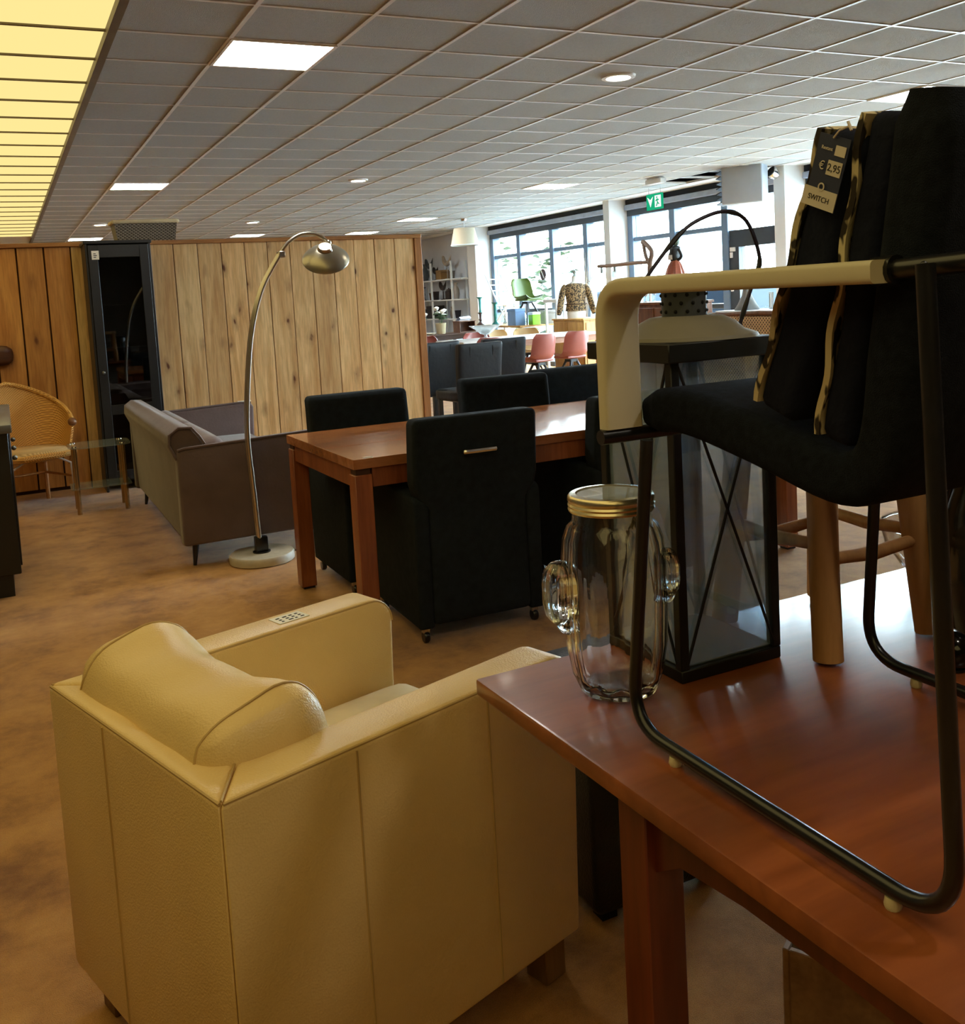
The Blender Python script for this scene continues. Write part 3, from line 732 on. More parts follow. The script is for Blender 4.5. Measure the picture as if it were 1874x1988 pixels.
# ---- cactus-shaped glass jar
M_glass = glass('clear_glass', (.97,.99,.985,1))
M_brass = pm('brass_lid', srgb(214,202,170), .25, .9, var=.05)
J = thing('glass_jar', 'clear glass cactus-shaped jar with brass screw lid on the table', 'jar', (.872, 1.318, TZ), 150)
op = [(0,.002),(.05,0),(.064,.006),(.072,.03),(.080,.08),(.0835,.16),(.0835,.22),(.080,.26),(.072,.284),(.066,.292),(.066,.318)]
ip = [(.062,.318),(.062,.292),(.068,.282),(.0755,.258),(.079,.22),(.079,.16),(.0755,.08),(.068,.034),(.058,.016),(.04,.012),(0,.018)]
b = MB(); seg = 60; rings = []
for r_, z in op+ip:
    if r_ == 0: rings.append([b.bm.verts.new((0,0,z))]); continue
    k = .05 if .01 < z < .285 else 0
    rings.append([b.bm.verts.new((r_*(1+k*math.cos(10*2*math.pi*q/seg))*math.cos(2*math.pi*q/seg), r_*(1+k*math.cos(10*2*math.pi*q/seg))*math.sin(2*math.pi*q/seg), z)) for q in range(seg)])
for A, Bq in zip(rings, rings[1:]):
    for q in range(seg):
        if len(A) == 1: b.bm.faces.new((A[0], Bq[(q+1) % seg], Bq[q]))
        elif len(Bq) == 1: b.bm.faces.new((A[q], A[(q+1) % seg], Bq[0]))
        else: b.bm.faces.new((A[q], A[(q+1) % seg], Bq[(q+1) % seg], Bq[q]))
b.obj('jar_body', M_glass, J, ang=60)
def lobe(x, z, sx, hz, name):
    pts = [(0,-hz),(.5,-hz*.93),(.85,-hz*.7),(1,-hz*.3),(1,hz*.3),(.85,hz*.72),(.5,hz*.94),(0,hz)]
    b = MB(); b.lathe([(p*sx, q) for p, q in pts], 30, (x,0,z), rib=.06, nr=7)
    b.lathe([(max(p*sx-.004,0), q*(1-.004/hz)) for p, q in pts][::-1], 30, (x,0,z), rib=.06, nr=7); b.obj(name, M_glass, J, ang=60)
lobe(.090, .170, .029, .055, 'cactus_arm'); lobe(-.088, .200, .020, .04, 'cactus_arm')
for sx_, z in ((1,.118),(-1,.165)): MB().tube(catmull([(sx_*.072,0,z),(sx_*.082,0,z-.004),(sx_*.090,0,z+.012)], 4), [.016]*9, 12).obj('arm_joint', M_glass, J)
b = MB()
b.lathe([(.0665,.308),(.0705,.309),(.0718,.3125),(.0700,.316),(.0718,.3195),(.0700,.323),(.0718,.3265),(.0712,.333),(.068,.3365),(.058,.3375),(.058,.335),(.0665,.333),(.0665,.308)], 48, cap=False)
b.obj('lid_ring', M_brass, J)
MB().lathe([(0,.3335),(.056,.3335),(.056,.3355),(0,.3355)], 32, cap=False).obj('lid_disc', pane_mat('lid_glass', (.9,.94,.94,1), .25, .25, (.7,.75,.75,1)), J)

# ---- small branch-wood stool behind the lantern
M_teak = wood('branch_wood', srgb(198,150,92), srgb(160,112,62), 'z', .8, .6, (5, srgb(96,58,30)))
ST = thing('stool', 'small pale branch-wood stool with thick round legs behind the lantern', 'stool', (1.365, 1.345, TZ+.004))
for sx_ in (-1, 1):
    for sy_ in (-1, 1):
        MB().tube([(sx_*.128, sy_*.135, 0), (sx_*.118, sy_*.12, .16), (sx_*.100, sy_*.10, .42)], [.026,.026,.027], 14).obj('leg', M_teak, ST)
for k, (a, b2, z) in enumerate((((-.118,-.122),(.118,-.122),.175),((-.118,.122),(.118,.122),.165),((-.118,-.122),(-.118,.122),.20),((.118,-.122),(.118,.122),.19))):
    MB().tube([(a[0],a[1],z), ((a[0]+b2[0])/2,(a[1]+b2[1])/2,z-.008), (b2[0],b2[1],z)], [.011,.013,.011], 10).obj('stretcher', M_teak, ST)
MB().lathe([(0,.40),(.145,.40),(.155,.41),(.155,.432),(.145,.44),(0,.442)], 28, cap=False).obj('seat', M_teak, ST)

# ---- things at the far right of the table
M_smoke = glass('smoked_glass', (.10,.12,.09,1), .05)
V = thing('smoked_vase', 'dark smoked-glass vase standing beside the branch-wood stool', 'vase', (1.60, 1.10, TZ))
MB().lathe([(0,0),(.10,0),(.13,.03),(.14,.12),(.13,.24),(.11,.32),(.115,.36),(.11,.36),(.105,.32),(.125,.24),(.134,.12),(.124,.034),(.09,.012),(0,.012)], 32, cap=False).obj('vase_body', pm('smoked_dark', srgb(40,42,36), .12, var=.4, vs=8), V)
MB().lathe([(.116,.352),(.122,.36),(.116,.368),(.108,.36),(.116,.352)], 32, cap=False).obj('rim', M_iron, V)
kb = thing('black_ball', 'small glossy black ball on the table by the chair runner', 'ball', (1.385, 1.075, TZ))
MB().ball((0,0,.032), .032, 18).obj('ball_body', pm('gloss_black', srgb(12,12,12), .12), kb); MB().lathe([(.016,0),(.020,0),(.020,.004),(.016,.004)], 14, cap=False).obj('foot_ring', M_iron, kb)
gb = thing('glass_bowl', 'clear glass bowl at the far edge of the mahogany table', 'bowl', (1.80, 1.42, TZ))
MB().lathe([(0,0),(.04,0),(.05,.006),(.09,.03),(.12,.075),(.13,.12),(.126,.12),(.115,.077),(.085,.035),(.045,.012),(0,.012)], 36, cap=False).obj('bowl_body', M_glass, gb)
MB().lathe([(.128,.116),(.1315,.12),(.128,.124),(.1245,.12),(.128,.116)], 36, cap=False).obj('rim', M_glass, gb)
# ---- under the table
pf = thing('pouffe', 'black leather cube pouffe under the mahogany table', 'pouffe', (1.07, 1.74, 0), 0)
M_bl = pm('black_leather', srgb(18,19,21), .38, var=.15, bs=180, bst=.25)
MB().box(0,.42,0,.42,.03,.42,.02,3).obj('body', M_bl, pf); MB().soft((.21,.21,.45), (.215,.215,.045), .03, 10, (0,0,.012)).obj('seat_pad', M_bl, pf)
for x in (.03,.35):
    for y in (.03,.35): MB().box(x,x+.04,y,y+.04,0,.04).obj('foot', M_iron, pf)
cr = thing('wooden_crate', 'pale plywood crate on the carpet under the mahogany table', 'crate', (1.22, .96, 0), 30)
M_ply = wood('plywood', srgb(176,142,96), srgb(140,106,66), 'x', 1, .6)
MB().box(0,.36,0,.26,.0,.012).obj('bottom', M_ply, cr, smooth=False)
for a in ((0,.36,0,.012),(0,.36,.248,.26),(0,.012,.012,.248),(.348,.36,.012,.248)): MB().box(*a,.012,.30,.002,1).obj('side', M_ply, cr, smooth=False)

# ================================================================== MIDDLE OF THE SHOP
# ---- taupe velvet sofa seen from behind its side
M_vel = pm('taupe_velvet', srgb(98,82,81), .85, var=.16, vs=5, bs=60, bst=.15, sheen=.25)
SF = thing('sofa', 'taupe velvet sofa with rolled backrest and thin black legs', 'sofa', (.80, 5.48, 0))
SL, SD = 2.22, .92
# back: leaning panel with a roll along the top, swept along y
bp = [(.02,.13),(.0,.62),(-.035,.70),(-.03,.76),(.02,.795),(.09,.79),(.13,.74),(.17,.66),(.19,.40),(.20,.13)]
b = MB(); b.prism(bp, .02, SL-.02, 'y'); bmesh.ops.recalc_face_normals(b.bm, faces=b.bm.faces)
bmesh.ops.bevel(b.bm, geom=[e for e in b.bm.edges if e.calc_face_angle(0) > R(60)], offset=.02, segments=3, profile=.5, affect='EDGES', clamp_overlap=True)
b.obj('backrest', M_vel, SF, ang=70)
MB().tube([(.0,.018,.62),(-.035,.018,.70),(-.03,.018,.76),(.02,.018,.795),(.09,.018,.79),(.13,.018,.74),(.17,.018,.665)], .008, 6).obj('piping', M_vel, SF)
for y0, y1 in ((0,.11),(SL-.11,SL)):
    b = MB(); b.prism([(.0,.13),(.0,.665),(.04,.675),(SD-.1,.70),(SD-.02,.695),(SD,.66),(SD-.02,.13)], y0, y1, 'y'); bmesh.ops.recalc_face_normals(b.bm, faces=b.bm.faces)
    bmesh.ops.bevel(b.bm, geom=[e for e in b.bm.edges if e.calc_face_angle(0) > R(50)], offset=.018, segments=3, profile=.5, affect='EDGES', clamp_overlap=True)
    a = b.obj('arm', M_vel, SF, ang=60)
    MB().tube([(.005,y0+.004,.672),(.04,y0+.004,.68),(SD-.1,y0+.004,.702),(SD-.02,y0+.004,.694)], .008, 6).obj('piping', M_vel, a)
MB().box(.18,SD-.04,.1,SL-.1,.15,.32,.02,2).obj('seat_base', M_vel, SF)
for k in range(2):
    y0 = .12+k*(SL-.24)/2; MB().soft((.55, y0+(SL-.24)/4, .39), (.34, (SL-.24)/4-.005, .075), .05, 10, (0,0,.02)).obj('seat_cushion', M_vel, SF)
for k in range(2):
    y0 = .12+k*(SL-.24)/2; MB().soft((.26, y0+(SL-.24)/4, .56), (.07, (SL-.24)/4-.01, .15), .06, 10, (.02,0,0), M=rotm('Y', -10, (.27,y0,.45))).obj('back_cushion', M_vel, SF)
for x in (.06, SD-.1):
    for y in (.08, SL-.08): MB().tube([(x, y, 0), (x+(.02 if x < .5 else -.02), y+(.02 if y < 1 else -.02), .15)], [.010,.022], 10).obj('leg', M_tube, SF)
lb = MB().box(-.05,.05,-.03,.03,0,.002).obj('price_label', M_paper, SF, smooth=False, loc=(.86, SL-.06, .706)); lb['label'] = 'white paper price label'

# ---- arc floor lamp
M_steel = pm('brushed_steel', srgb(196,188,172), .28, .95, var=.05)
M_mar = pm('travertine', srgb(196,186,164), .4, var=.12, vs=20)
AL = thing('arc_lamp', 'steel arc floor lamp with dished shade and round stone base', 'floor lamp', (1.21, 5.42, 0))
MB().lathe([(0,0),(.175,0),(.182,.006),(.182,.042),(.176,.05),(0,.05)], 40, cap=False).obj('base', M_mar, AL)
MB().box(-.035,.035,-.028,.028,.05,.14,.006,2).obj('socket', M_tube, AL)
MB().lathe([(0,.05),(.05,.05),(.05,.056),(0,.056)], 20, cap=False).obj('flange', M_tube, AL)
pole = catmull([(-.01,0,.12),(-.02,0,.41),(-.03,0,.73),(-.005,0,1.02),(.04,0,1.31),(.115,0,1.54),(.235,0,1.735)], 8)
for dy in (-.016, .016): MB().tube([p+Vector((0,dy,0)) for p in pole], .0125, 10).obj('pole_tube', M_steel, AL)
arc = catmull([(.225,0,1.72),(.28,0,1.785),(.35,0,1.828),(.42,0,1.836),(.48,0,1.815),(.52,0,1.78)], 8)
MB().tube(arc, .0105, 10).obj('arc_tube', M_steel, AL)
MB().box(.218,.255,-.03,.03,1.705,1.74,.004,1).obj('clamp', M_steel, AL)
sh = (.49,-.02,1.70); Mt = Matrix.Rotation(R(-14), 3, 'Y') @ Matrix.Rotation(R(38), 3, 'X')
b = MB(); b.lathe([(.045,.055),(.06,.05),(.10,.022),(.132,-.012),(.135,-.02),(.132,-.016),(.10,.016),(.06,.044),(.045,.05)], 36, sh, Mt, cap=False)
so = b.obj('shade', pm('brushed_steel_shade', srgb(176,168,146), .32, .9, var=.05), AL)
b = MB(); b.lathe([(0,.075),(.035,.075),(.04,.05),(.04,.02),(.03,.0),(0,0)], 20, sh, Mt, cap=False); b.obj('bulb_holder', M_steel, so)
MB().tube([(.52,0,1.785),(.515,-.005,1.755),Vector(sh)+Mt @ Vector((0,0,.07))], .009, 8).obj('joint', M_steel, so)
MB().ball((.52,0,1.782), .016, 10).obj('joint', M_steel, so)
cb = catmull([(1.41,5.44,.02),(1.45,5.40,.09),(1.50,5.38,.15),(1.62,5.40,.10),(1.70,5.45,.012),(1.90,5.6,.012),(1.75,5.75,.012),(1.60,5.62,.012),(1.8,5.5,.02),(1.95,5.7,.012),(1.7,5.85,.012)], 8)
cab = thing('power_cable', 'thin black power cable coiled beside the arc lamp base', 'cable', (1.38,5.44,0))
MB().tube([p-Vector((1.38,5.44,0)) for p in cb], .0045, 6).obj('cord', M_tube, cab); MB().box(.30,.36,.39,.43,0,.03,.006,1).obj('plug', M_tube, cab)

# ---- long oak-red dining table
M_tk = wood('teak_top', srgb(184,122,74), srgb(146,88,48), 'x', 1.6, .22, None, .35, stretch=5)
M_tkl = wood('teak_leg', srgb(164,96,56), srgb(126,66,36), 'z', 1, .35, None, .15)
DT = thing('dining_table', 'long reddish-brown plank dining table surrounded by black upholstered chairs', 'table', (1.245, 3.775, 0), .5)
TW, TD, TH = 2.45, 1.01, .785
nb = 5; k0 = 0
for k in range(nb):      # staves of the parquet top
    y0, y1 = TD*k/nb, TD*(k+1)/nb; x = 0
    while x < TW-.01:
        x1 = min(TW, x+random.uniform(.45,.8)); x1 = TW if TW-x1 < .2 else x1
        MB().box(x, x1, y0, y1, TH-.042, TH-random.uniform(0,.0006), .0006, 1).obj('top_stave', M_tk, DT, smooth=False); x = x1
for x in (.0, TW-.085):
    for y in (.0, TD-.085):
        MB().box(x+.004, x+.081, y+.004, y+.081, .012, TH-.068, .003, 1).obj('leg', M_tkl, DT)
        MB().box(x+.012, x+.075, y+.012, y+.075, TH-.068, TH-.042).obj('leg_collar', pm('dark_collar', srgb(70,42,24), .5), DT)
        MB().box(x+.015, x+.07, y+.015, y+.07, 0, .012).obj('foot_pad', M_tube, DT)
for (x0,x1,y0,y1) in ((.085,TW-.085,.014,.036),(.085,TW-.085,TD-.036,TD-.014),(.014,.036,.085,TD-.085),(TW-.036,TW-.014,.085,TD-.085)):
    MB().box(x0,x1,y0,y1,TH-.125,TH-.042,.002,1).obj('apron', M_tkl, DT)
st = MB().box(-.02,.02,-.008,.008,0,.001).obj('sticker', M_paper, DT, smooth=False, loc=(.075,.03,TH+.0005))

# ---- black upholstered dining chairs on castors (front faces +y)
M_chr = pm('chrome', srgb(210,210,208), .18, 1, var=.02)
def dining_chair(label, loc, rz):
    t = thing('dining_chair', label, 'chair', loc, rz, 'black upholstered dining chairs')
    def lean(q, p):
        z = q.z+.51; k = min(1, max(0, (z-.56)/.09)); k = k*k*(3-2*k)
        return (q.x*(.80+.20*k-.03*max(0, z-.65)), q.y-.035*max(0, (z-.5)/.45)**1.4, q.z)
    MB().soft((0,-.275,.51), (.283,.055,.435), .026, 20, (0,.006,0), fn=lean).obj('backrest', M_black, t)
    for s_ in (-1, 1):
        b = MB(); b.prism([(-.322,.065),(-.332,.56),(-.328,.605),(-.30,.618),(.18,.64),(.26,.63),(.285,.59),(.27,.065)], s_*.257-.033, s_*.257+.033, 'x'); bmesh.ops.recalc_face_normals(b.bm, faces=b.bm.faces)
        bmesh.ops.bevel(b.bm, geom=[e for e in b.bm.edges if e.calc_face_angle(0) > R(50)], offset=.012, segments=3, profile=.5, affect='EDGES', clamp_overlap=True)
        b.obj('arm_panel', M_black, t, ang=60)
    MB().box(-.226,.226,-.28,.26,.07,.38,.012,2).obj('seat_base', M_black, t)
    MB().soft((0,.02,.42), (.222,.255,.06), .035, 10, (0,0,.015)).obj('seat_cushion', M_black, t)
    MB().tube(fillet([(-.07,-.345,.795),(-.07,-.382,.797),(.07,-.382,.797),(.07,-.345,.795)], .012, 5), .011, 8).obj('handle', M_chr, t)
    for x in (-.255,.255):
        for y in (-.285,.24):
            c = MB().lathe([(0,-.012),(.022,-.012),(.026,-.006),(.026,.006),(.022,.012),(0,.012)], 14, (x,y,.026), Matrix.Rotation(R(90), 3, 'Y'), cap=False).obj('castor', M_tube, t)
            MB().box(x-.015,x+.015,y-.012,y+.012,.045,.07).obj('castor_fork', M_chr, c, smooth=False)
    return t
dc = dining_chair('black upholstered dining chair with chrome back handle, nearest the arc lamp on its side', (1.735, 3.93, 0), -2)
copy_tree(dc, (2.62, 4.0, 0), 2, 'black upholstered dining chair beside the one with the visible chrome handle')
copy_tree(dc, (1.70, 4.72, 0), 180, 'black upholstered dining chair standing next to the taupe sofa')
copy_tree(dc, (2.64, 4.85, 0), 174, 'black upholstered dining chair at the middle of the table side facing the plank partition')
copy_tree(dc, (3.26, 5.02, 0), 183, 'black upholstered dining chair at the table end nearest the pink chairs')

# ---- tall black display cabinet
M_blk = pm('black_lacquer', srgb(24,24,24), .4, var=.08)
BC = thing('display_cabinet', 'tall narrow black cabinet with glazed door against the plank partition', 'cabinet', (.65, 8.35, 0))
MB().box(0,.5,.375,.385,.08,2.03).obj('back_panel', M_blk, BC, smooth=False)
for x in (0,.482): MB().box(x,x+.018,.0,.385,.0,2.03,.002,1).obj('side_panel', M_blk, BC, smooth=False)
MB().box(-.01,.51,-.015,.385,2.01,2.035,.003,1).obj('top_panel', M_blk, BC, smooth=False)
MB().box(0.018,.482,.01,.375,.08,.1).obj('bottom_panel', M_blk, BC, smooth=False)
for z in (.45,.78,1.15,1.52): MB().box(.02,.48,.03,.37,z,z+.016).obj('shelf', M_blk, BC, smooth=False)
dr = MB(); 
for a in ((.02,.09,.09,2.0),(.41,.48,.09,2.0),(.09,.41,.09,.17),(.09,.41,1.90,2.0),(.09,.41,.63,.71)): dr.box(a[0],a[1],-.016,.006,a[2],a[3],.002,1)
dr = dr.obj('door', M_blk, BC, smooth=False)
M_cp = pane_mat('cabinet_glass', (.30,.31,.30,1), .16)
for z0,z1 in ((.17,.63),(.71,1.90)): MB().box(.09,.41,-.006,-.002,z0,z1).obj('pane', M_cp, dr, smooth=False)
MB().ball((.055,-.028,.98), .014, 10).obj('knob', pm('pewter', srgb(120,118,112), .35, .8), dr)
q = MB().box(.045,.10,-.0185,-.017,1.885,1.955).obj('price_card', M_paper, dr, smooth=False)
b = MB()
for k in range(3): b.box(.058,.058+random.uniform(.015,.03),-.019,-.0185,1.90+.014*k,1.906+.014*k)
b.obj('print', M_ink, q, smooth=False)
# ---- grey basket on the partition
BK = thing('wicker_basket', 'grey wicker basket with cream cloth lining on top of the plank partition', 'basket', (.93, 8.78, 2.056))
M_wk = woven('grey_wicker', srgb(132,124,112), srgb(60,54,46), 180, 260, .8)
b = MB()
lo = [(.025,.02),(.495,.02),(.495,.28),(.025,.28)]; hi = [(0,0),(.52,0),(.52,.30),(0,.30)]; li = [(.02,.02),(.50,.02),(.50,.28),(.02,.28)]
A = [b.bm.verts.new((*p,0)) for p in lo]; B2 = [b.bm.verts.new((*p,.17)) for p in hi]; C2 = [b.bm.verts.new((*p,.17)) for p in li]; D2 = [b.bm.verts.new((p[0]*.94+.015,p[1]*.94+.01,.015)) for p in lo]
for P1, P2 in ((A,B2),(B2,C2),(C2,D2)):
    for k in range(4): b.bm.faces.new((P1[k],P1[(k+1)%4],P2[(k+1)%4],P2[k]))
b.bm.faces.new(A[::-1]); b.bm.faces.new(D2); b.obj('basket_body', M_wk, BK)
M_clo = pm('cream_cloth', srgb(214,200,164), .9, bs=60)
MB().tube(fillet([(-.006,-.006,.165),(.526,-.006,.168),(.526,.306,.165),(-.006,.306,.168),(-.006,-.006,.165)], .02, 4), .016, 8).obj('cloth_lining', M_clo, BK)
# ---- brown wooden thing hung on the planks
OR = thing('wall_ornament', 'dark brown turned wooden ornament hanging on the warm-lit planks', 'ornament', (-.10, 8.70, 1.16))
M_dw = wood('dark_wood', srgb(92,54,32), srgb(58,32,18), 'x', 1, .4)
MB().soft((0,0,0), (.15,.035,.075), .035, 8, (.02,0,.01)).obj('body', M_dw, OR); MB().tube([(-.06,.02,.06),(-.06,.03,.40)], .006, 6).obj('hanger', M_tube, OR)

# ---- rattan armchair
M_rat = woven('rattan_weave', srgb(214,160,78), srgb(150,100,40), 330, 400, .5)
M_cane = pm('cane', srgb(176,118,56), .45, var=.15, vs=20)
RA = thing('rattan_armchair', 'honey-coloured woven rattan armchair with ball arm ends', 'armchair', (.10, 8.16, 0), 20)
def rback(u, v):
    a = R(-110+220*u); cu = math.cos(a)           # u=.5 -> behind (+y)
    h = .42+(.52-.32*abs(2*u-1)**1.3)*v
    rr = .29+.05*v
    return (rr*math.sin(a), rr*.92*cu+.02*v, h)
MB().surf(rback, 26, 10, .018).obj('woven_back', M_rat, RA, ang=60)
rim = [Vector(rback(k/26, 1))+Vector((0,0,.004)) for k in range(27)]
MB().tube(rim, .018, 8).obj('rim', M_rat, RA)
for p in (rim[0], rim[-1]): MB().ball(p, .034, 12).obj('arm_ball', pm('brown_ball', srgb(120,78,50), .35), RA)
MB().lathe([(0,.37),(.25,.37),(.285,.39),(.29,.42),(.26,.445),(0,.455)], 28, cap=False).obj('woven_seat', woven('rattan_seat', srgb(208,176,126), srgb(150,116,70), 300, 300, .5), RA)
MB().tube([(-.27,-.12,.30),(-.28,-.16,.40),(-.15,-.29,.41),(.15,-.29,.41),(.28,-.16,.40),(.27,-.12,.30)], .025, 8).obj('front_roll', M_rat, RA)
for x, y in ((-.24,-.22),(.24,-.22),(-.2,.22),(.2,.22)):
    MB().tube([(x*1.05,y*1.05,0),(x,y,.40)], .017, 8).obj('leg', M_cane, RA)
MB().tube([(-.24,-.22,.05),(-.22,-.23,.33),(-.12,-.235,.385),(.12,-.235,.385),(.22,-.23,.33),(.24,-.22,.05)], .009, 6).obj('front_bow', pm('pale_cane', srgb(190,176,168), .4), RA)
for a2, b2 in (((-.24,-.22),(-.2,.22)),((.24,-.22),(.2,.22)),((-.2,.22),(.2,.22))): MB().tube([(*a2,.22),(*b2,.22)], .010, 6).obj('stretcher', M_cane, RA)

# ---- small two-tier glass table
M_gt = pane_mat('table_glass', (.90,.95,.92,1), .20, .06, (.7,.8,.75,1))
M_brs = pm('brass_tube', srgb(176,150,104), .25, .9)
GT = thing('glass_side_table', 'two-tier glass side table on brass tube legs beside the rattan armchair', 'side table', (.372, 7.54, 0), -1)
MB().prism(rrect(.43,.38,.09,6), .485, .495).obj('glass_top', M_gt, GT, loc=(.195,.16,0)); MB().prism(rrect(.42,.30,.02,3), .185, .193).obj('glass_shelf', M_gt, GT, loc=(.185,.15,0))
for x in (.02,.35):
    for y in (.02,.28):
        l = MB().tube([(x,y,0),(x,y,.485)], .0165, 12).obj('leg', M_brs, GT)
        MB().lathe([(0,.495),(.02,.495),(.018,.502),(0,.503)], 12, (x,y,0), cap=False).obj('leg_cap', M_chr, l)
        MB().lathe([(.017,.182),(.021,.182),(.021,.196),(.017,.196)], 12, (x,y,0), cap=False).obj('shelf_clip', M_chr, l)
# ---- black sideboard at the edge
SB = thing('sideboard', 'black sideboard with grey top standing in front of the rattan armchair', 'sideboard', (-.52, 5.5, 0))
MB().box(.02,.50,.02,1.36,.12,.86,.004,1).obj('body', M_blk, SB, smooth=False); MB().box(.05,.46,.05,1.3,0,.12).obj('plinth', M_blk, SB, smooth=False)
MB().box(0,.52,0,1.40,.86,.905,.006,2).obj('top', pm('grey_stone', srgb(96,94,90), .3, var=.2, vs=25), SB)
for k in range(3):
    d2 = MB().box(.50,.508,.04+.44*k,.46+.44*k,.16,.82,.002,1).obj('door', M_blk, SB, smooth=False)
    MB().ball((.522,.10+.44*k,.72), .014, 10).obj('knob', MATS['pewter'], d2)

# ================================================================== BACK OF THE SHOP
# ---- blue-black leather chairs behind the partition end
M_bll = pm('blue_black_leather', srgb(17,24,32), .5, var=.15, vs=8, bs=25, bst=.2)
def leather_chair(label, loc, rz):
    t = thing('leather_chair', label, 'chair', loc, rz, 'blue-black leather chairs by the partition end')
    def lean(q, p): return (q.x*(1+.03*p[2]), q.y-.06*max(0, (q.z+.3)/.6)**1.6, q.z+.004*p[0]*p[0]*(p[2] > .9))
    bk = MB().soft((0,-.22,.67), (.25,.045,.29), .022, 12, (0,.012,0), fn=lean).obj('backrest', M_bll, t)
    for x in (-.13,.13): MB().tube([(x,-.262,.42),(x,-.278,.66),(x,-.325,.93)], .003, 5).obj('seam', M_tube, bk)
    MB().soft((0,.02,.43), (.25,.25,.055), .03, 10, (0,0,.015)).obj('seat', M_bll, t)
    for s_ in (-1, 1):
        for y in (-.21,.21): MB().box(s_*.22-.022,s_*.22+.022,y-.022,y+.022,0,.39,.003,1).obj('leg', M_tube, t)
    return t
lc = leather_chair('blue-black leather chair with seamed back, front one by the partition end', (4.25, 8.98, 0), 4)
copy_tree(lc, (4.12, 9.75, 0), 8, 'blue-black leather chair half hidden behind the front leather chair, next to the partition')
copy_tree(lc, (4.86, 9.55, 0), -3, 'blue-black leather chair nearest the white-topped table')
copy_tree(lc, (3.98, 10.6, 0), 95, 'blue-black leather chair farthest behind the end board of the partition')
# ---- white-topped table with pink shell chairs
M_wt = pm('white_table_top', srgb(224,222,218), .25, var=.03); M_wtl = wood('pink_beech', srgb(190,140,112), srgb(160,110,84), 'x', 1, .5)
WT = thing('dining_table', 'white-topped table with pinkish wooden frame among the shell chairs', 'table', (6.0, 12.75, 0), 0)
MB().box(0,2.45,0,1.0,.735,.765,.004,1).obj('tabletop', M_wt, WT)
for (x0,x1,y0,y1) in ((.06,2.39,.05,.075),(.06,2.39,.925,.95),(.05,.075,.06,.94),(2.375,2.40,.06,.94)): MB().box(x0,x1,y0,y1,.64,.735,.002,1).obj('apron', M_wtl, WT)
for x in (.04,2.34):
    for y in (.04,.89): MB().box(x,x+.07,y,y+.07,0,.735,.004,1).obj('leg', M_wtl, WT)
M_pink = pm('pink_plastic', srgb(142,76,68), .35, var=.04); M_beige = pm('beige_plastic', srgb(214,184,134), .4, var=.04); M_legb = pm('black_wood', srgb(26,24,24), .5)
def shell_chair(label, loc, rz, mat, grp):
    t = thing('shell_chair', label, 'chair', loc, rz, grp)
    pr = catmull([(0,.23,.455),(0,.20,.45),(0,.05,.425),(0,-.10,.43),(0,-.185,.50),(0,-.225,.62),(0,-.25,.74),(0,-.265,.83)], 4)
    n = len(pr)-1
    def f(u, v):
        p = pr[round(v*n)]; e = 2*u-1; wd = .225+.02*math.sin(math.pi*v); wd *= 1 if v < .85 else 1-.25*((v-.85)/.15)**2
        up = .075*abs(e)**3*(1-max(0, v-.45)/.55*.6); fw = .10*abs(e)**2.5*min(1, max(0, v-.35)/.3)
        return (e*wd, p.y+fw, p.z+up*(1 if v < .6 else .2))
    MB().surf(f, 18, n, .012).obj('shell', mat, t, ang=70)
    MB().soft((0,.03,.445), (.18,.18,.022), .02, 8).obj('seat_pad', mat, t)
    MB().box(-.07,.07,-.07,.07,.37,.41).obj('leg_hub', M_legb, t, smooth=False)
    for sx_ in (-1,1):
        for sy_ in (-1,1): MB().tube([(sx_*.05,sy_*.05,.40),(sx_*.21,sy_*.20,0)], [.02,.012], 8).obj('leg', M_legb, t)
    return t
G1 = 'pink shell chairs around the white-topped table'
sc1 = shell_chair('pink shell chair turned away, second from the clear glass bowl on the white table', (6.98, 12.30, 0), 14, M_pink, G1)
copy_tree(sc1, (7.62, 12.42, 0), 8, 'pink shell chair beside the table leg nearest the wooden cabinet')
copy_tree(sc1, (6.22, 12.45, 0), 0, 'pink shell chair half hidden behind the blue-black leather chairs')
copy_tree(sc1, (6.02, 14.10, 0), 180, 'pink shell chair across the white table, next to the dark table')
copy_tree(sc1, (6.95, 14.15, 0), 172, 'pink shell chair across the white table, below the green chair')
sc2 = shell_chair('beige shell chair across the white table below the white stool', (7.55, 14.62, 0), 176, M_beige, 'beige shell chairs across the white table')
copy_tree(sc2, (8.1, 14.55, 0), 168, 'beige shell chair across the white table in front of the wooden cabinet')
CP = thing('glass_compote', 'wide clear glass footed bowl on the white-topped table', 'bowl', (6.62, 13.25, .765))
M_gthin = pane_mat('thin_glass', (.93,.97,.98,1), .35, .12, (.8,.88,.92,1))
MB().lathe([(0,0),(.10,0),(.10,.008),(.03,.02),(.02,.06),(.08,.09),(.17,.16),(.24,.20),(.25,.205),(.236,.196),(.166,.154),(.08,.082),(0,.072)], 32, cap=False).obj('bowl', M_gthin, CP)
MB().lathe([(.243,.203),(.25,.206),(.243,.209),(.236,.206),(.243,.203)], 32, cap=False).obj('rim', M_gthin, CP)
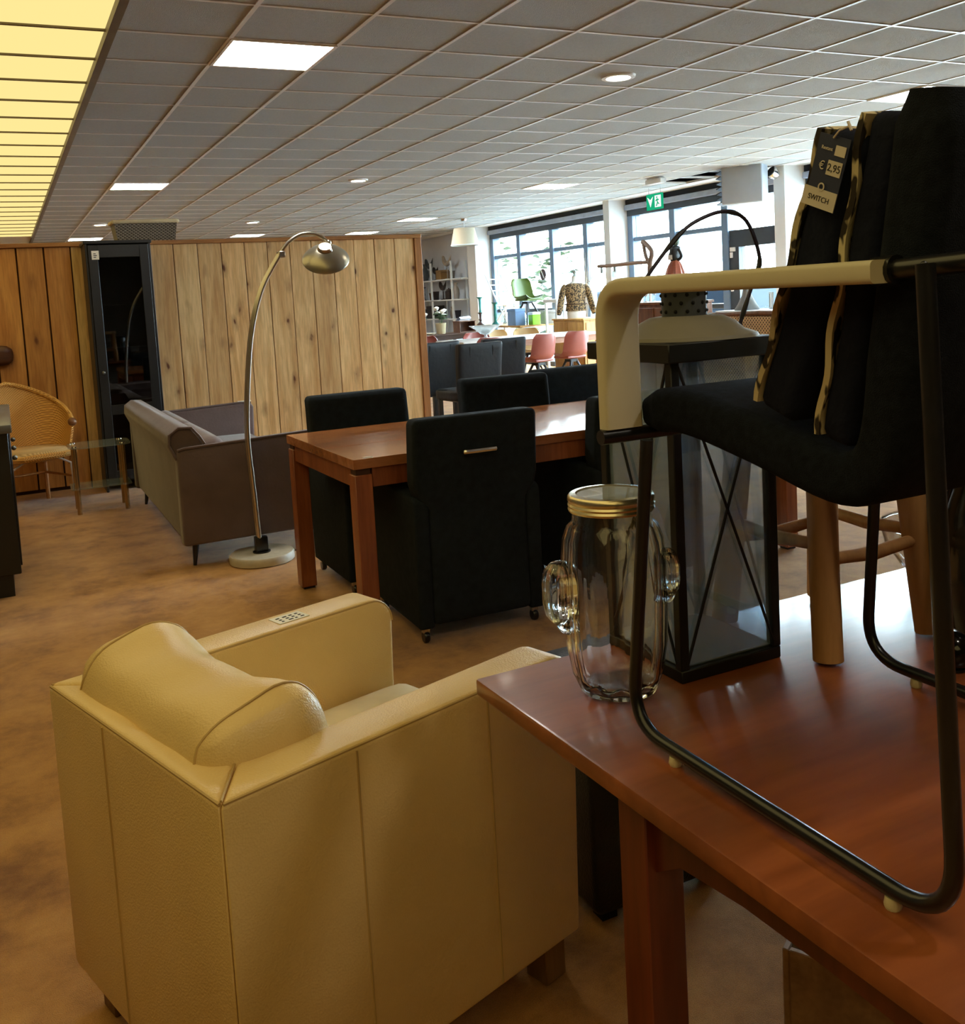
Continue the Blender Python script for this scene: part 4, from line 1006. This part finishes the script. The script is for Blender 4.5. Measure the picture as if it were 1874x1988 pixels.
# ---- dark table with flowers
M_dkw = wood('walnut', srgb(84,56,44), srgb(54,34,28), 'x', 1, .3)
DK = thing('side_table', 'dark walnut table with flowers and a wooden box below the shelf rack', 'table', (6.75, 16.1, 0))
MB().box(0,1.35,0,.85,.735,.765,.004,1).obj('tabletop', M_dkw, DK)
for x in (.08,1.2):
    for y in (.06,.72): MB().tube([(x+.03,y+.03,0),(x+.035,y+.035,.735)], [.02,.04], 8).obj('leg', M_dkw, DK)
for y in (.09,.74): MB().box(.11,1.24,y,y+.02,.66,.735).obj('apron', M_dkw, DK, smooth=False)
M_rose = pm('white_petal', srgb(238,236,226), .7); M_stem = pm('dark_leaf', srgb(52,78,46), .6)
def bouquet(label, loc, potm, n, spread):
    t = thing('flower_vase', label, 'flower vase', loc, 0, 'white flowers on the dark table')
    MB().lathe([(0,0),(.07,0),(.085,.02),(.10,.19),(.105,.20),(.095,.19),(.08,.03),(0,.03)], 20, cap=False).obj('pot', potm, t)
    for k in range(n):
        a = 2.4*k; r_ = spread*(.35+.65*((k*7) % n)/n); h = .34+.16*((k*5) % n)/n
        c = Vector((r_*math.cos(a), r_*math.sin(a), h))
        s_ = MB().tube([(0,0,.12),(c.x*.4,c.y*.4,h*.6),c], .004, 5).obj('stem', M_stem, t)
        b = MB(); b.ball(c, .042, 8, (1,1,.8))
        for q in range(5):
            aa = q*1.26; b.ball(c+Vector((.026*math.cos(aa),.026*math.sin(aa),.006)), .024, 6, (1,1,.7))
        b.obj('blossom', M_rose, s_)
        b = MB()
        for q in range(4):
            aa = a+q*1.5; p = c*.75+Vector((.05*math.cos(aa),.05*math.sin(aa),.02)); b.ball(p, .045, 6, (.9,.5,.25))
        b.obj('leaf', M_stem, s_)
bouquet('white roses in a cream pot on the dark walnut table', (7.30,16.45,.765), pm('cream_pot', srgb(214,196,156), .4), 7, .22)
bouquet('white roses in a clear pot at the end of the dark walnut table', (6.92,16.72,.765), pm('pale_pot', srgb(190,190,180), .3), 6, .2)
bx = thing('wooden_box', 'open-fronted brown wooden box on the dark walnut table', 'box', (7.62, 16.3, .765), 10)
M_bxw = wood('brown_box', srgb(128,88,66), srgb(92,60,44), 'x', 1, .5)
for a in ((0,.36,0,.22,0,.015),(-.01,.37,-.01,.23,.20,.215),(0,.015,0,.22,.015,.20),(.345,.36,0,.22,.015,.20),(.015,.345,.205,.22,.015,.20)): MB().box(*a).obj('board', M_bxw, bx, smooth=False)
cj = thing('candle_jar', 'yellowish candle in a glass jar on the dark walnut table', 'candle', (6.83,16.38,.765))
MB().lathe([(0,.01),(.075,.01),(.075,.12),(0,.12)], 20, cap=False).obj('candle', pm('yellow_wax', srgb(214,186,110), .5), cj); MB().lathe([(0,0),(.09,0),(.09,.2),(.086,.2),(.086,.008),(0,.008)], 24, cap=False).obj('glass', M_gthin, cj)
dh = thing('plate_stack', 'cream dish at the end of the dark walnut table beside the partition', 'dish', (6.95,16.2,.765))
MB().lathe([(0,0),(.06,0),(.12,.03),(.125,.035),(.115,.034),(.06,.008),(0,.008)], 24, cap=False).obj('dish_body', pm('cream_china', srgb(232,226,206), .25), dh); MB().lathe([(.118,.033),(.125,.036),(.118,.039),(.112,.036),(.118,.033)], 24, cap=False).obj('rim', MATS['cream_china'], dh)
M_grl = pm('grey_leather', srgb(88,96,112), .35, var=.1, bs=20)
hc = thing('leather_chair', 'grey leather chair with scrolled back behind the dark walnut table', 'chair', (7.9, 17.5, 0), 40)
b = MB(); b.prism([(-.2,.40),(-.27,.78),(-.33,1.0),(-.39,1.04),(-.42,1.0),(-.38,.96),(-.34,.80),(-.27,.40)], -.25, .25, 'x'); b.obj('backrest', M_grl, hc, ang=60)
MB().soft((0,.0,.43), (.25,.25,.05), .03, 8).obj('seat', M_grl, hc)
for x in (-.2,.2):
    for y in (-.2,.2): MB().box(x-.02,x+.02,y-.02,y+.02,0,.40).obj('leg', M_legb, hc, smooth=False)
hc2 = copy_tree(hc, (7.15, 17.75, 0), 175, 'grey leather chair facing the shop behind the white roses')

# ---- white shelf rack on the far wall with ornaments
M_rack = pm('rack_white', srgb(228,236,240), .5, var=.02)
SR = thing('shelf_rack', 'white open shelf rack full of ornaments on the far side wall', 'shelving', (9.05, 19.1, 0))
RL = 4.5; SHZ = [.95, 1.385, 1.845]
for y in (.58, 1.72, 2.75, 3.9):
    for x in (0,.36): MB().box(x,x+.04,y,y+.04,0,2.24,.003,1).obj('upright', M_rack, SR, smooth=False)
for z in [.1,.5]+SHZ: MB().box(-.01,.41,.05,RL,z-.028,z,.003,1).obj('shelf', M_rack, SR, smooth=False)
pal = [srgb(58,48,46), srgb(120,112,104), srgb(168,160,150), srgb(96,66,44), srgb(40,40,48), srgb(190,178,160), srgb(74,84,92), srgb(150,118,70)]
oi = 0
kinds = ['candlestick','vase','jar','pot','box','bird']
def orn(kind, loc, c, h, label):
    mt = pm('orn_%d' % (hash(tuple(round(v,3) for v in c)) % 9973), c, .4, .1, var=.1)
    t = thing({'bird':'bird_figure','pot':'plant_pot'}.get(kind, kind), label, {'bird':'figurine','pot':'pot'}.get(kind, kind), loc, 0, 'ornaments on the white shelf rack')
    if kind == 'candlestick':
        MB().lathe([(0,0),(.055,0),(.055,.012),(.02,.03),(.014,h*.3),(.024,h*.45),(.014,h*.6),(.018,h*.9),(0,h*.9)], 14, cap=False).obj('stem', mt, t); MB().lathe([(0,h*.88),(.02,h*.9),(.055,h),(.05,h),(0,h*.93)], 14, cap=False).obj('cup', mt, t)
    elif kind == 'vase':
        MB().lathe([(0,0),(h*.16,0),(h*.22,h*.3),(h*.2,h*.6),(h*.09,h*.82),(h*.13,h),(h*.11,h),(h*.07,h*.82),(0,h*.5)], 16, cap=False).obj('body', mt, t); MB().lathe([(h*.10,h*.98),(h*.135,h),(h*.10,h*1.02),(h*.10,h*.98)], 16, cap=False).obj('rim', mt, t)
    elif kind == 'jar':
        MB().lathe([(0,0),(h*.3,0),(h*.34,h*.1),(h*.34,h*.7),(h*.2,h*.8),(0,h*.8)], 16, cap=False).obj('body', mt, t); MB().lathe([(0,h*.78),(h*.22,h*.8),(h*.2,h*.88),(h*.05,h*.92),(h*.05,h),(0,h)], 14, cap=False).obj('lid', mt, t)
    elif kind == 'pot':
        MB().lathe([(0,0),(h*.3,0),(h*.4,h*.9),(h*.43,h),(h*.36,h),(h*.27,h*.08),(0,h*.08)], 16, cap=False).obj('body', mt, t); MB().lathe([(0,h*.8),(h*.36,h*.8),(h*.3,h*.86),(0,h*.9)], 12, cap=False).obj('filling', pm('soil', srgb(60,50,40), .9), t)
    elif kind == 'box':
        MB().box(-h*.5,h*.5,-h*.6,h*.6,0,h*.75,.006,1).obj('body', mt, t, smooth=False); MB().box(-h*.52,h*.52,-h*.62,h*.62,h*.75,h,.006,1).obj('lid', mt, t, smooth=False)
    else:
        MB().lathe([(0,0),(.06,0),(.06,.015),(.012,.02),(.012,h*.45),(0,h*.45)], 12, cap=False).obj('stand', mt, t)
        MB().tube(catmull([(0,-h*.42,h*.95),(0,-h*.25,h*.72),(0,0,h*.58),(0,h*.25,h*.72),(0,h*.33,h*.9),(0,h*.45,h*.88)], 4), [.004+.05*math.sin(math.pi*min(1,k/20))**1.2 for k in range(21)], 8).obj('bird_body', mt, t)
    return t
items = [  # kind, y along rack, shelf z, height, colour index, look
 ('candlestick',4.02,1.845,.36,0,'tall dark candlestick with flared cup'),('jar',4.24,1.845,.20,1,'grey lidded jar'),('vase',3.62,1.845,.30,1,'slim grey vase'),('box',3.42,1.845,.22,3,'brown square box'),
 ('jar',3.12,1.845,.20,5,'pale lidded jar'),('vase',2.92,1.845,.22,2,'silver-grey vase'),('candlestick',2.62,1.845,.30,4,'black candlestick'),('bird',2.22,1.845,.56,6,'grey bird figure on a tall stand'),('vase',2.48,1.845,.40,6,'tall blue-grey vase'),
 ('bird',1.86,1.845,.32,4,'black bird figure with raised wings'),('box',1.48,1.845,.22,7,'ochre square box'),('bird',1.20,1.845,.58,2,'pale bird figure on a thin stand'),('pot',.95,1.845,.18,1,'grey pot'),
 ('pot',4.22,1.385,.22,0,'dark brown pot'),('box',3.60,1.385,.16,5,'white boxed candle'),('jar',3.22,1.385,.24,2,'grey jar with knob lid'),('box',2.96,1.385,.17,1,'grey patterned box'),('candlestick',2.62,1.385,.32,0,'brown candlestick'),
 ('pot',2.16,1.385,.17,3,'brown pot'),('pot',1.92,1.385,.20,0,'nearly black pot'),('bird',1.50,1.385,.44,0,'large dark bird figure with curved neck'),('jar',1.18,1.385,.26,0,'dark lidded jar'),('vase',.78,1.385,.36,2,'grey vase with narrow neck'),
 ('box',2.0,.95,.30,4,'black photo box'),('jar',1.66,.95,.22,5,'pale lidded jar'),('pot',2.45,.95,.16,6,'blue-grey pot'),('box',2.9,.95,.22,6,'slate-blue box'),('vase',1.05,.95,.26,1,'grey vase'),('pot',.75,.95,.18,4,'black pot'),('jar',3.4,.95,.22,2,'grey lidded jar')]
sn = {1.845: 'on the top shelf', 1.385: 'on the middle shelf', .95: 'on the lower shelf'}
for k, (kd, y, z, h, ci, lk) in enumerate(items):
    orn(kd, (9.05+.2, 19.1+y, z), pal[ci], h, lk+' '+sn[z]+' of the white rack')

# ---- drum pendant lamp
PL = thing('pendant_lamp', 'beige drum shade hanging from the ceiling near the far column', 'pendant lamp', (7.9, 16.47, 0))
M_shd = pm('beige_shade', srgb(206,196,172), .8, var=.03)
MB().lathe([(.195,2.70),(.265,2.385),(.262,2.385),(.192,2.70)], 32, cap=False).obj('shade', M_shd, PL)
MB().lathe([(.255,2.375),(.268,2.38),(.268,2.395),(.255,2.395)], 32, cap=False).obj('hem', M_rack, PL)
MB().tube([(0,0,2.55),(0,0,2.86)], .006, 6).obj('cord', M_rack, PL); MB().lathe([(0,2.83),(.05,2.835),(.06,2.872),(0,2.872)], 16, cap=False).obj('ceiling_rose', M_chr, PL)
for k in range(3): MB().tube([(0,0,2.69),(.193*math.cos(2.1*k),.193*math.sin(2.1*k),2.69)], .003, 5).obj('spoke', M_chr, PL)
MB().ball((0,0,2.53), .04, 10).obj('bulb', MATS['white_plastic'], PL)

# ---- display table by the window with its ornaments
M_pinew = wood('pale_oak', srgb(206,166,106), srgb(176,134,80), 'y', 1, .5)
DP = thing('display_table', 'pale oak display table crowded with ornaments by the window front', 'table', (8.15, 14.95, 0))
MB().box(0,.95,0,2.25,.83,.865,.004,1).obj('tabletop', M_pinew, DP)
for x in (.06,.82):
    for y in (.06,2.12): MB().box(x,x+.07,y,y+.07,0,.83,.003,1).obj('leg', M_rack, DP, smooth=False)
MB().box(.1,.85,.1,2.15,.30,.33).obj('shelf', M_rack, DP, smooth=False)
M_teal = pm('teal_lacquer', srgb(40,120,116), .35); TZD = .865
def stick(label, loc, h, mat):
    t = thing('candlestick', label, 'candlestick', loc, 0, 'candlesticks on the display table')
    MB().lathe([(0,0),(.075,0),(.075,.015),(.03,.05),(.022,h*.3),(.035,h*.42),(.022,h*.55),(.026,h*.85),(.03,h*.92),(0,h*.92)], 18, cap=False).obj('stem', mat, t); MB().lathe([(0,h*.92),(.03,h*.92),(.07,h),(.062,h),(0,h*.95)], 18, cap=False).obj('cup', mat, t)
stick('tall teal turned candlestick on the display table', (8.42,17.03,TZD), .54, M_teal); stick('shorter teal candlestick on the display table', (8.5,16.55,TZD), .42, M_teal)
stick('dark brown candlestick on the display table', (8.30,16.80,TZD), .24, pm('dark_brown', srgb(70,50,48), .4)); stick('silver candlestick on the display table', (8.62,16.36,TZD), .36, M_chr)
def bottle(label, loc, h, r_, mat):
    t = thing('glass_bottle', label, 'bottle', loc, 0, 'glass bottles on the display table')
    MB().lathe([(0,0),(r_,0),(r_*1.05,.02),(r_,h*.45),(r_*.35,h*.7),(r_*.3,h*.95),(0,h*.95)], 18, cap=False).obj('body', mat, t); MB().lathe([(r_*.28,h*.93),(r_*.42,h*.95),(r_*.42,h),(r_*.28,h)], 14, cap=False).obj('lip', mat, t)
M_aqua = pane_mat('aqua_glass', (.62,.90,.94,1), .25, .2, (.5,.85,.9,1))
bottle('aqua glass bottle on the display table', (8.52,15.55,TZD), .36, .10, M_aqua); bottle('tall clear glass bottle on the display table', (8.56,15.85,TZD), .44, .08, M_gthin); bottle('clear glass bottle beside the white garden chair', (8.5,16.18,TZD), .34, .07, M_gthin)
wc = thing('white_chair', 'white folding garden chair standing on the display table', 'chair', (8.80,16.55,TZD+.012), 0)
for s_ in (-.17,.17):
    MB().tube([(s_,-.22,0),(s_,.05,.30),(s_,.62,.96)], .014, 8).obj('back_post', M_rack, wc); MB().tube([(s_,.25,0),(s_,-.2,.33)], .014, 8).obj('leg', M_rack, wc)
for k in range(5): MB().box(-.19,.19,-.2+.09*k,-.13+.09*k,.315,.33,.003,1).obj('seat_slat', M_rack, wc, smooth=False)
for k in range(4):
    f_ = .35+.17*k; MB().box(-.17,.17,.05+.57*f_-.02,.05+.57*f_+.02,.30+.66*f_-.02,.30+.66*f_+.0,.003,1).obj('back_slat', M_rack, wc, smooth=False)
M_lime = pm('lime_plastic', srgb(140,220,40), .4); M_grn = pm('green_plastic', srgb(78,98,24), .4); M_bluep = pm('blue_panel', srgb(120,160,210), .5)
gc = shell_chair('green shell chair raised on the display table', (8.55,15.35,TZD+.003), 192, M_grn, 'green shell chair') ; del gc['group']
def mini(name, cat, label, loc, size, mat, mat2=None):
    t = thing(name, label, cat, loc)
    MB().box(0,size[0],0,size[1],0,size[2]*.8,.006,1).obj('body', mat, t, smooth=False); MB().box(-.004,size[0]+.004,-.004,size[1]+.004,size[2]*.8,size[2],.006,1).obj('lid', mat2 or mat, t, smooth=False)
mini('storage_box','box','light blue storage box below the green chair',(8.16,15.12,TZD),(.2,.30,.30),M_bluep); mini('storage_box','box','lime green box with white lid below the green chair',(8.42,14.96,TZD),(.16,.16,.22),M_lime,M_rack)
mini('storage_box','box','grey cardboard box at the end of the display table',(8.70,14.98,TZD),(.2,.2,.24),pm('grey_card', srgb(150,146,140), .8))
ws = thing('white_stool', 'white square stool standing on the floor between the green chair and the mannequin', 'stool', (8.55,14.35,0))
MB().box(0,.45,0,.45,1.24,1.30,.01,2).obj('seat', M_rack, ws)
for x in (.02,.39):
    for y in (.02,.39): MB().box(x,x+.04,y,y+.04,0,1.24).obj('leg', M_rack, ws, smooth=False)
rs = thing('window_disc', 'round dark disc sign stuck on the window pane', 'sign', (9.47,16.32,1.77))
MB().lathe([(0,0),(.11,0),(.11,.012),(0,.012)], 24, M=Matrix.Rotation(R(-90),3,'Y'), cap=False).obj('disc', pm('disc_dark', srgb(60,44,48), .5), rs); MB().box(-.016,-.013,-.09,.09,-.012,.012,M=rotm('X',55)).obj('bar', M_rack, rs, smooth=False)
tw = thing('twig_vase', 'tall bundle of bare twigs standing by the window mullion', 'twigs', (9.26,14.60,0))
MB().lathe([(0,0),(.09,0),(.11,.3),(.08,.62),(.075,.62),(.1,.3),(0,.04)], 18, cap=False).obj('vase', pm('grey_vase', srgb(128,124,116), .5), tw)
M_tw = pm('twig_brown', srgb(120,104,88), .8)
for k in range(11):
    a = 2.4*k; e = Vector((.22*math.cos(a)*random.uniform(.3,1), .24*math.sin(a)*random.uniform(.3,1), random.uniform(1.7,2.22)))
    MB().tube(catmull([(0,0,.1),(e.x*.3,e.y*.3,.9),(e.x*.7+random.uniform(-.04,.04),e.y*.7,1.4),e], 3), [.012,.011,.010,.009,.009,.008,.007,.006,.005,.004], 6).obj('twig', M_tw, tw)
    for q in range(2):
        p = e*(.55+.18*q); MB().tube([(p.x,p.y,p.z),(p.x+random.uniform(-.1,.1),p.y+random.uniform(-.12,.12),p.z+.16)], [.006,.003], 5).obj('twig', M_tw, tw)
bt = thing('potted_branch', 'small brown branch figure on a perch beside the green chair', 'figurine', (8.72,15.02+.72,TZD))
MB().tube([(0,0,0),(0,.0,.62)], .012, 6).obj('post', M_tw, bt); MB().lathe([(0,0),(.06,0),(.05,.02),(0,.025)], 12, cap=False).obj('foot', M_tw, bt)
for k in range(6): MB().tube([(0,0,.42+.03*k),(random.uniform(-.1,.1),-.12+.05*k,.5+.05*k),(random.uniform(-.12,.12),-.16+.06*k,.62-.04*(k%3))], .009, 5).obj('twig', M_tw, bt)

# ---- oak cabinet with dressed mannequin
OC = thing('oak_cabinet', 'pale oak cabinet carrying the leopard-print mannequin', 'cabinet', (8.45, 13.35, 0), 0)
M_oak = wood('oak_panel', srgb(206,160,92), srgb(176,128,66), 'z', 1, .5)
MB().box(.02,.58,.02,.98,.06,.94,.004,1).obj('body', M_oak, OC, smooth=False); MB().box(0,.60,0,1.0,.94,.965,.004,1).obj('top', M_oak, OC, smooth=False); MB().box(.04,.56,.04,.96,0,.06).obj('plinth', M_oak, OC, smooth=False)
for x0,x1,y in ((.06,.54,.02),):
    f_ = MB().box(x0,x1,y-.012,y,.10,.90,.003,1).obj('side_frame', M_oak, OC, smooth=False)
for y0 in (.05,.52):
    d3 = MB().box(.006,.02,y0,y0+.43,.10,.91,.003,1).obj('door', M_oak, OC, smooth=False); MB().ball((-.004,y0+(.38 if y0<.3 else .05),.52), .014, 8).obj('knob', M_chr, d3)
MQ = thing('mannequin', 'headless torso mannequin in a long-sleeved leopard-print blouse on the oak cabinet', 'mannequin', (8.72, 13.98, .965), -24)
M_lin = pm('white_linen', srgb(222,220,214), .8)
def torso(sc, z0, z1, nz):
    prof = [(0,.155,.105),(.08,.165,.115),(.18,.150,.10),(.28,.135,.095),(.38,.150,.105),(.48,.165,.115),(.55,.16,.095),(.59,.10,.07),(.62,.055,.055),(.70,.05,.05)]
    def at(z):
        for (a,b_,c),(d_,e_,f_) in zip(prof, prof[1:]):
            if z <= d_: k=(z-a)/(d_-a); return b_+(e_-b_)*k, c+(f_-c)*k
        return prof[-1][1:]
    b = MB(); rings=[]
    for i in range(nz+1):
        z = z0+(z1-z0)*i/nz; w_, d_ = at(z); rings.append([b.bm.verts.new((w_*sc*math.cos(2*math.pi*k/24), d_*sc*math.sin(2*math.pi*k/24), z)) for k in range(24)])
    for A,B2 in zip(rings,rings[1:]):
        for k in range(24): b.bm.faces.new((A[k],A[(k+1)%24],B2[(k+1)%24],B2[k]))
    b.bm.faces.new(rings[0][::-1]); b.bm.faces.new(rings[-1]); return b
torso(1, 0, .70, 18).obj('torso', M_lin, MQ, ang=60)
MB().lathe([(0,.70),(.05,.70),(.03,.72),(.02,.745),(.035,.77),(.03,.80),(0,.815)], 16, cap=False).obj('finial', pm('pale_finial', srgb(150,164,158), .5), MQ)
M_leo = spots('leopard_print', srgb(150,122,82), srgb(50,38,26), 40, (.46,.53))
bl = torso(1.16, .12, .585, 14).obj('blouse', M_leo, MQ, ang=60)
for s_ in (-1,1):
    MB().tube(catmull([(s_*.15,0,.55),(s_*.215,-.01,.44),(s_*.255,-.02,.28),(s_*.285,-.03,.14),(s_*.30,-.03,.06)], 4), [.055,.062,.062,.06,.058,.057,.056,.056,.055,.055,.054,.052,.05,.046,.042,.038,.034], 12).obj('sleeve', M_leo, bl)
MB().tube([(.185*math.cos(k*.2618),.135*math.sin(k*.2618),.235) for k in range(24)], .010, 6, closed=True).obj('waist_gather', pm('leo_dark', srgb(80,60,40), .8), bl)

# ---- fan heater, exit sign, detector, beam box
HT_ = thing('fan_heater', 'grey box fan heater hanging from the ceiling before the glass door', 'heater', (8.52, 9.60, 2.41), 33)
M_gr = pm('heater_grey', srgb(176,184,192), .4, var=.03)
MB().box(0,.30,-.26,.26,0,.50,.02,3).obj('casing', M_gr, HT_)
for k in range(7): MB().box(-.01,.30,.26,.33,.03+.065*k,.042+.065*k,M=rotm('X',-25,(0,.26,.03+.065*k))).obj('louvre', pm('louvre_dark', srgb(60,64,72), .4), HT_, smooth=False)
for x in (.06,.24): MB().tube([(x,.0,.50),(x,.0,.62)], .01, 6).obj('hanger', M_chr, HT_)
ES = thing('exit_sign', 'green and white emergency exit sign with arrow and running figure', 'sign', (8.72, 11.70, 2.66), 0)
M_ex = emis('exit_green', srgb(30,170,120), .8); M_exw = emis('exit_white', (.85,1,.95,1), .9)
MB().box(0,.03,-.19,.19,-.115,.115,.004,1).obj('panel', M_ex, ES, smooth=False)
for y in (-.14,.14): MB().tube([(.015,y,.115),(.015,y,.21)], .004, 5).obj('hanger', M_chr, ES)
b = MB(); b.prism([(.16,.075),(.085,-.075),(.02,.075),(.085,.03)], -.003, 0, 'x'); b.obj('arrow', M_exw, ES, smooth=False)
b = MB(); b.box(-.003,0,-.165,-.02,-.085,.085)
dpn = b.obj('doorway', M_exw, ES, smooth=False)
b = MB(); b.lathe([(0,0),(.014,0),(.014,.002),(0,.002)], 12, (-.0055,-.075,.055), Matrix.Rotation(R(90),3,'Y'), cap=False)
for p in ([(-.004,-.08,.035),(-.004,-.09,-.02)],[(-.004,-.08,.03),(-.004,-.05,.005)],[(-.004,-.08,.03),(-.004,-.12,.015)],[(-.004,-.09,-.02),(-.004,-.06,-.07)],[(-.004,-.09,-.02),(-.004,-.125,-.045)]): b.tube(p, .009, 6)
b.obj('running_figure', M_ex, ES)
BB = thing('ceiling_box', 'small white box light mounted on the ceiling above the exit sign', 'light box', (8.05, 10.75, CEIL-.001))
MB().box(-.05,.05,-.17,.17,-.075,-.012,.006,1).obj('housing', M_rack, BB, smooth=False); MB().box(-.04,.04,-.14,.14,-.012,0).obj('mount', M_rack, BB, smooth=False)
DT2 = thing('wall_spot', 'round chrome spotlight at the top of the column by the heater', 'spotlight', (9.02, 9.56, 2.78))
MB().lathe([(0,-.05),(.06,-.05),(.075,0),(.075,.05),(.06,.055),(0,.05)], 20, M=Matrix.Rotation(R(-60),3,'Y'), cap=False).obj('head', M_chr, DT2); MB().tube([(.02,0,0),(.08,0,.03)], .015, 8).obj('bracket', M_chr, DT2)

# ---- between the table and the windows, seen past the cream arm
DL = thing('branch_lamp', 'brown branch bar lamp with small hanging glass lights and forked end', 'floor lamp', (8.0, 10.95, 0))
M_brn = pm('bar_brown', srgb(110,88,74), .6)
MB().tube(catmull([(0,1.2,1.765),(0,.8,1.76),(0,.3,1.765),(0,-.06,1.76)], 5), .026, 8).obj('crossbar', M_brn, DL)
MB().tube(catmull([(0,-.05,1.60),(0,-.08,1.76),(0,-.12,1.90),(0,.02,2.02),(0,.08,2.04)], 5), .032, 8).obj('fork', M_brn, DL); MB().tube(catmull([(0,-.06,1.72),(0,.02,1.86),(0,.06,2.02)], 5), .026, 8).obj('fork', M_brn, DL)
MB().tube([(0,-.05,0),(0,-.05,1.76)], .016, 8).obj('pole', M_rack, DL); MB().lathe([(0,0),(.16,0),(.16,.03),(0,.035)], 20, (0,-.05,0), cap=False).obj('base', M_rack, DL)
for y in (1.12,.78):
    c3 = MB().lathe([(.045,1.68),(.05,1.58),(.046,1.58),(.041,1.68)], 12, (0,y,0), cap=False).obj('glass_light', M_gthin, DL); MB().tube([(0,y,1.76),(0,y,1.66)], .02, 6).obj('lamp_holder', pm('holder_grey', srgb(96,104,96), .5), c3)
bc = thing('brown_cabinet', 'brown wooden cabinet with glassware behind the lantern', 'cabinet', (7.25, 9.25, 0))
M_brc = wood('brown_cab', srgb(130,84,52), srgb(96,58,34), 'z', 1, .4)
MB().box(0,.45,0,1.1,.05,1.20,.006,1).obj('body', M_brc, bc, smooth=False); MB().box(-.015,.465,-.015,1.115,1.20,1.23,.004,1).obj('top', M_brc, bc, smooth=False); MB().box(.03,.42,.03,1.07,0,.05).obj('plinth', M_brc, bc, smooth=False)
for y0 in (.03,.56):
    dd = MB().box(-.012,0,y0,y0+.51,.10,1.16,.003,1).obj('door', M_brc, bc, smooth=False); MB().ball((-.02,y0+.25,.7), .014, 8).obj('knob', M_chr, dd)
fg = thing('tassel_figure', 'dark doll figure with orange fringed skirt on the brown cabinet', 'figurine', (7.46, 9.62, 1.232)); fg.scale = (1.18, 1.18, 1.15)
b = MB(); b.lathe([(0,0),(.135,0),(.13,.10),(.115,.28),(.08,.38),(.04,.44),(0,.44)], 36, cap=False, rib=.05, nr=14); b.obj('skirt', stripes('orange_fringe', srgb(200,112,82), srgb(120,56,40), 40, 2), fg)
MB().soft((0,0,.50), (.06,.045,.085), .04, 8).obj('torso', pm('figure_black', srgb(28,30,30), .5), fg); MB().ball((.01,0,.63), .04, 12, (1,1,1.2)).obj('head', pm('figure_green', srgb(70,84,70), .5), fg)
MB().tube(catmull([(0,.055,.55),(0,.10,.47),(0,.04,.43)], 4), .016, 6).obj('arm', MATS['figure_black'], fg); MB().tube(catmull([(0,-.055,.55),(0,-.10,.47),(0,-.04,.43)], 4), .016, 6).obj('arm', MATS['figure_black'], fg)
MB().box(-.06,-.055,-.02,.05,.44,.49).obj('price_card', M_paper, fg, smooth=False)
def goblet(label, loc, h, r_, mat):
    t = thing('goblet', label, 'goblet', loc, 0, 'glassware on the brown cabinet')
    MB().lathe([(0,0),(r_*.8,0),(r_*.75,.006),(.006,.015),(.006,h*.45),(r_*.6,h*.55),(r_,h*.8),(r_*.95,h),(r_*.9,h),(r_*.93,h*.8),(0,h*.52)], 18, cap=False).obj('body', mat, t); MB().lathe([(r_*.9,h*.985),(r_*.97,h),(r_*.9,h*1.01),(r_*.9,h*.985)], 18, cap=False).obj('rim', mat, t)
goblet('clear footed goblet beside the orange-skirted figure', (7.36,9.95,1.23), .18, .05, M_gthin); goblet('white footed goblet at the end of the brown cabinet', (7.38,10.15,1.23), .16, .05, M_rack); goblet('clear goblet behind the orange-skirted figure', (7.60,9.85,1.23), .17, .05, M_gthin)
# wicker bench with woven back
M_wic = woven('wicker_brown', srgb(206,170,122), srgb(84,54,32), 150, 150, .9)
WB = thing('wicker_bench', 'brown wicker bench with wooden top rail and woven back', 'bench', (7.0, 6.9, 0))
MB().box(.0,.06,0,1.7,.30,1.06,.01,2).obj('woven_back', M_wic, WB); MB().tube([(.03,-.02,1.07),(.03,.8,1.09),(.03,1.72,1.07)], .03, 8).obj('top_rail', M_brc, WB)
MB().box(.06,.62,0,1.7,.36,.44,.01,2).obj('seat', M_wic, WB)
for x in (.03,.58):
    for y in (.04,1.66): MB().box(x-.025,x+.025,y-.025,y+.025,0,.40 if x > .1 else 1.05).obj('leg', M_brc, WB, smooth=False)
PD = thing('plinth', 'white display plinth beside the glass door', 'plinth', (7.8, 8.6, 0))
MB().box(0,.5,0,.7,0,1.06,.004,1).obj('body', M_rack, PD, smooth=False); MB().box(-.01,.51,-.01,.71,1.06,1.085,.003,1).obj('top', M_rack, PD, smooth=False)
gcn = thing('grey_cone', 'grey felt cone-shaped lamp on the white plinth', 'lamp', (8.0, 8.98, 1.085))
MB().lathe([(0,.0),(.15,0),(.15,.01),(.11,.07),(.06,.17),(.035,.28),(.03,.30),(0,.30)], 24, cap=False).obj('cone', pm('grey_felt', srgb(122,122,120), .9), gcn); MB().tube([(0,0,.30),(0,0,.33)], .012, 8).obj('tip', M_tube, gcn)
fr = thing('picture_frame', 'small standing wooden letter frame on the white plinth', 'frame', (8.12, 8.66, 1.085), 60)
for a in ((0,.16,0,.02),(0,.16,.18,.20),(0,.02,.02,.18),(.14,.16,.02,.18)): MB().box(a[0],a[1],0,.02,a[2],a[3]).obj('frame_bar', pm('pewter_frame', srgb(150,150,146), .4), fr, smooth=False)
MB().box(.02,.14,.008,.012,.02,.18).obj('backing', M_paper, fr, smooth=False);
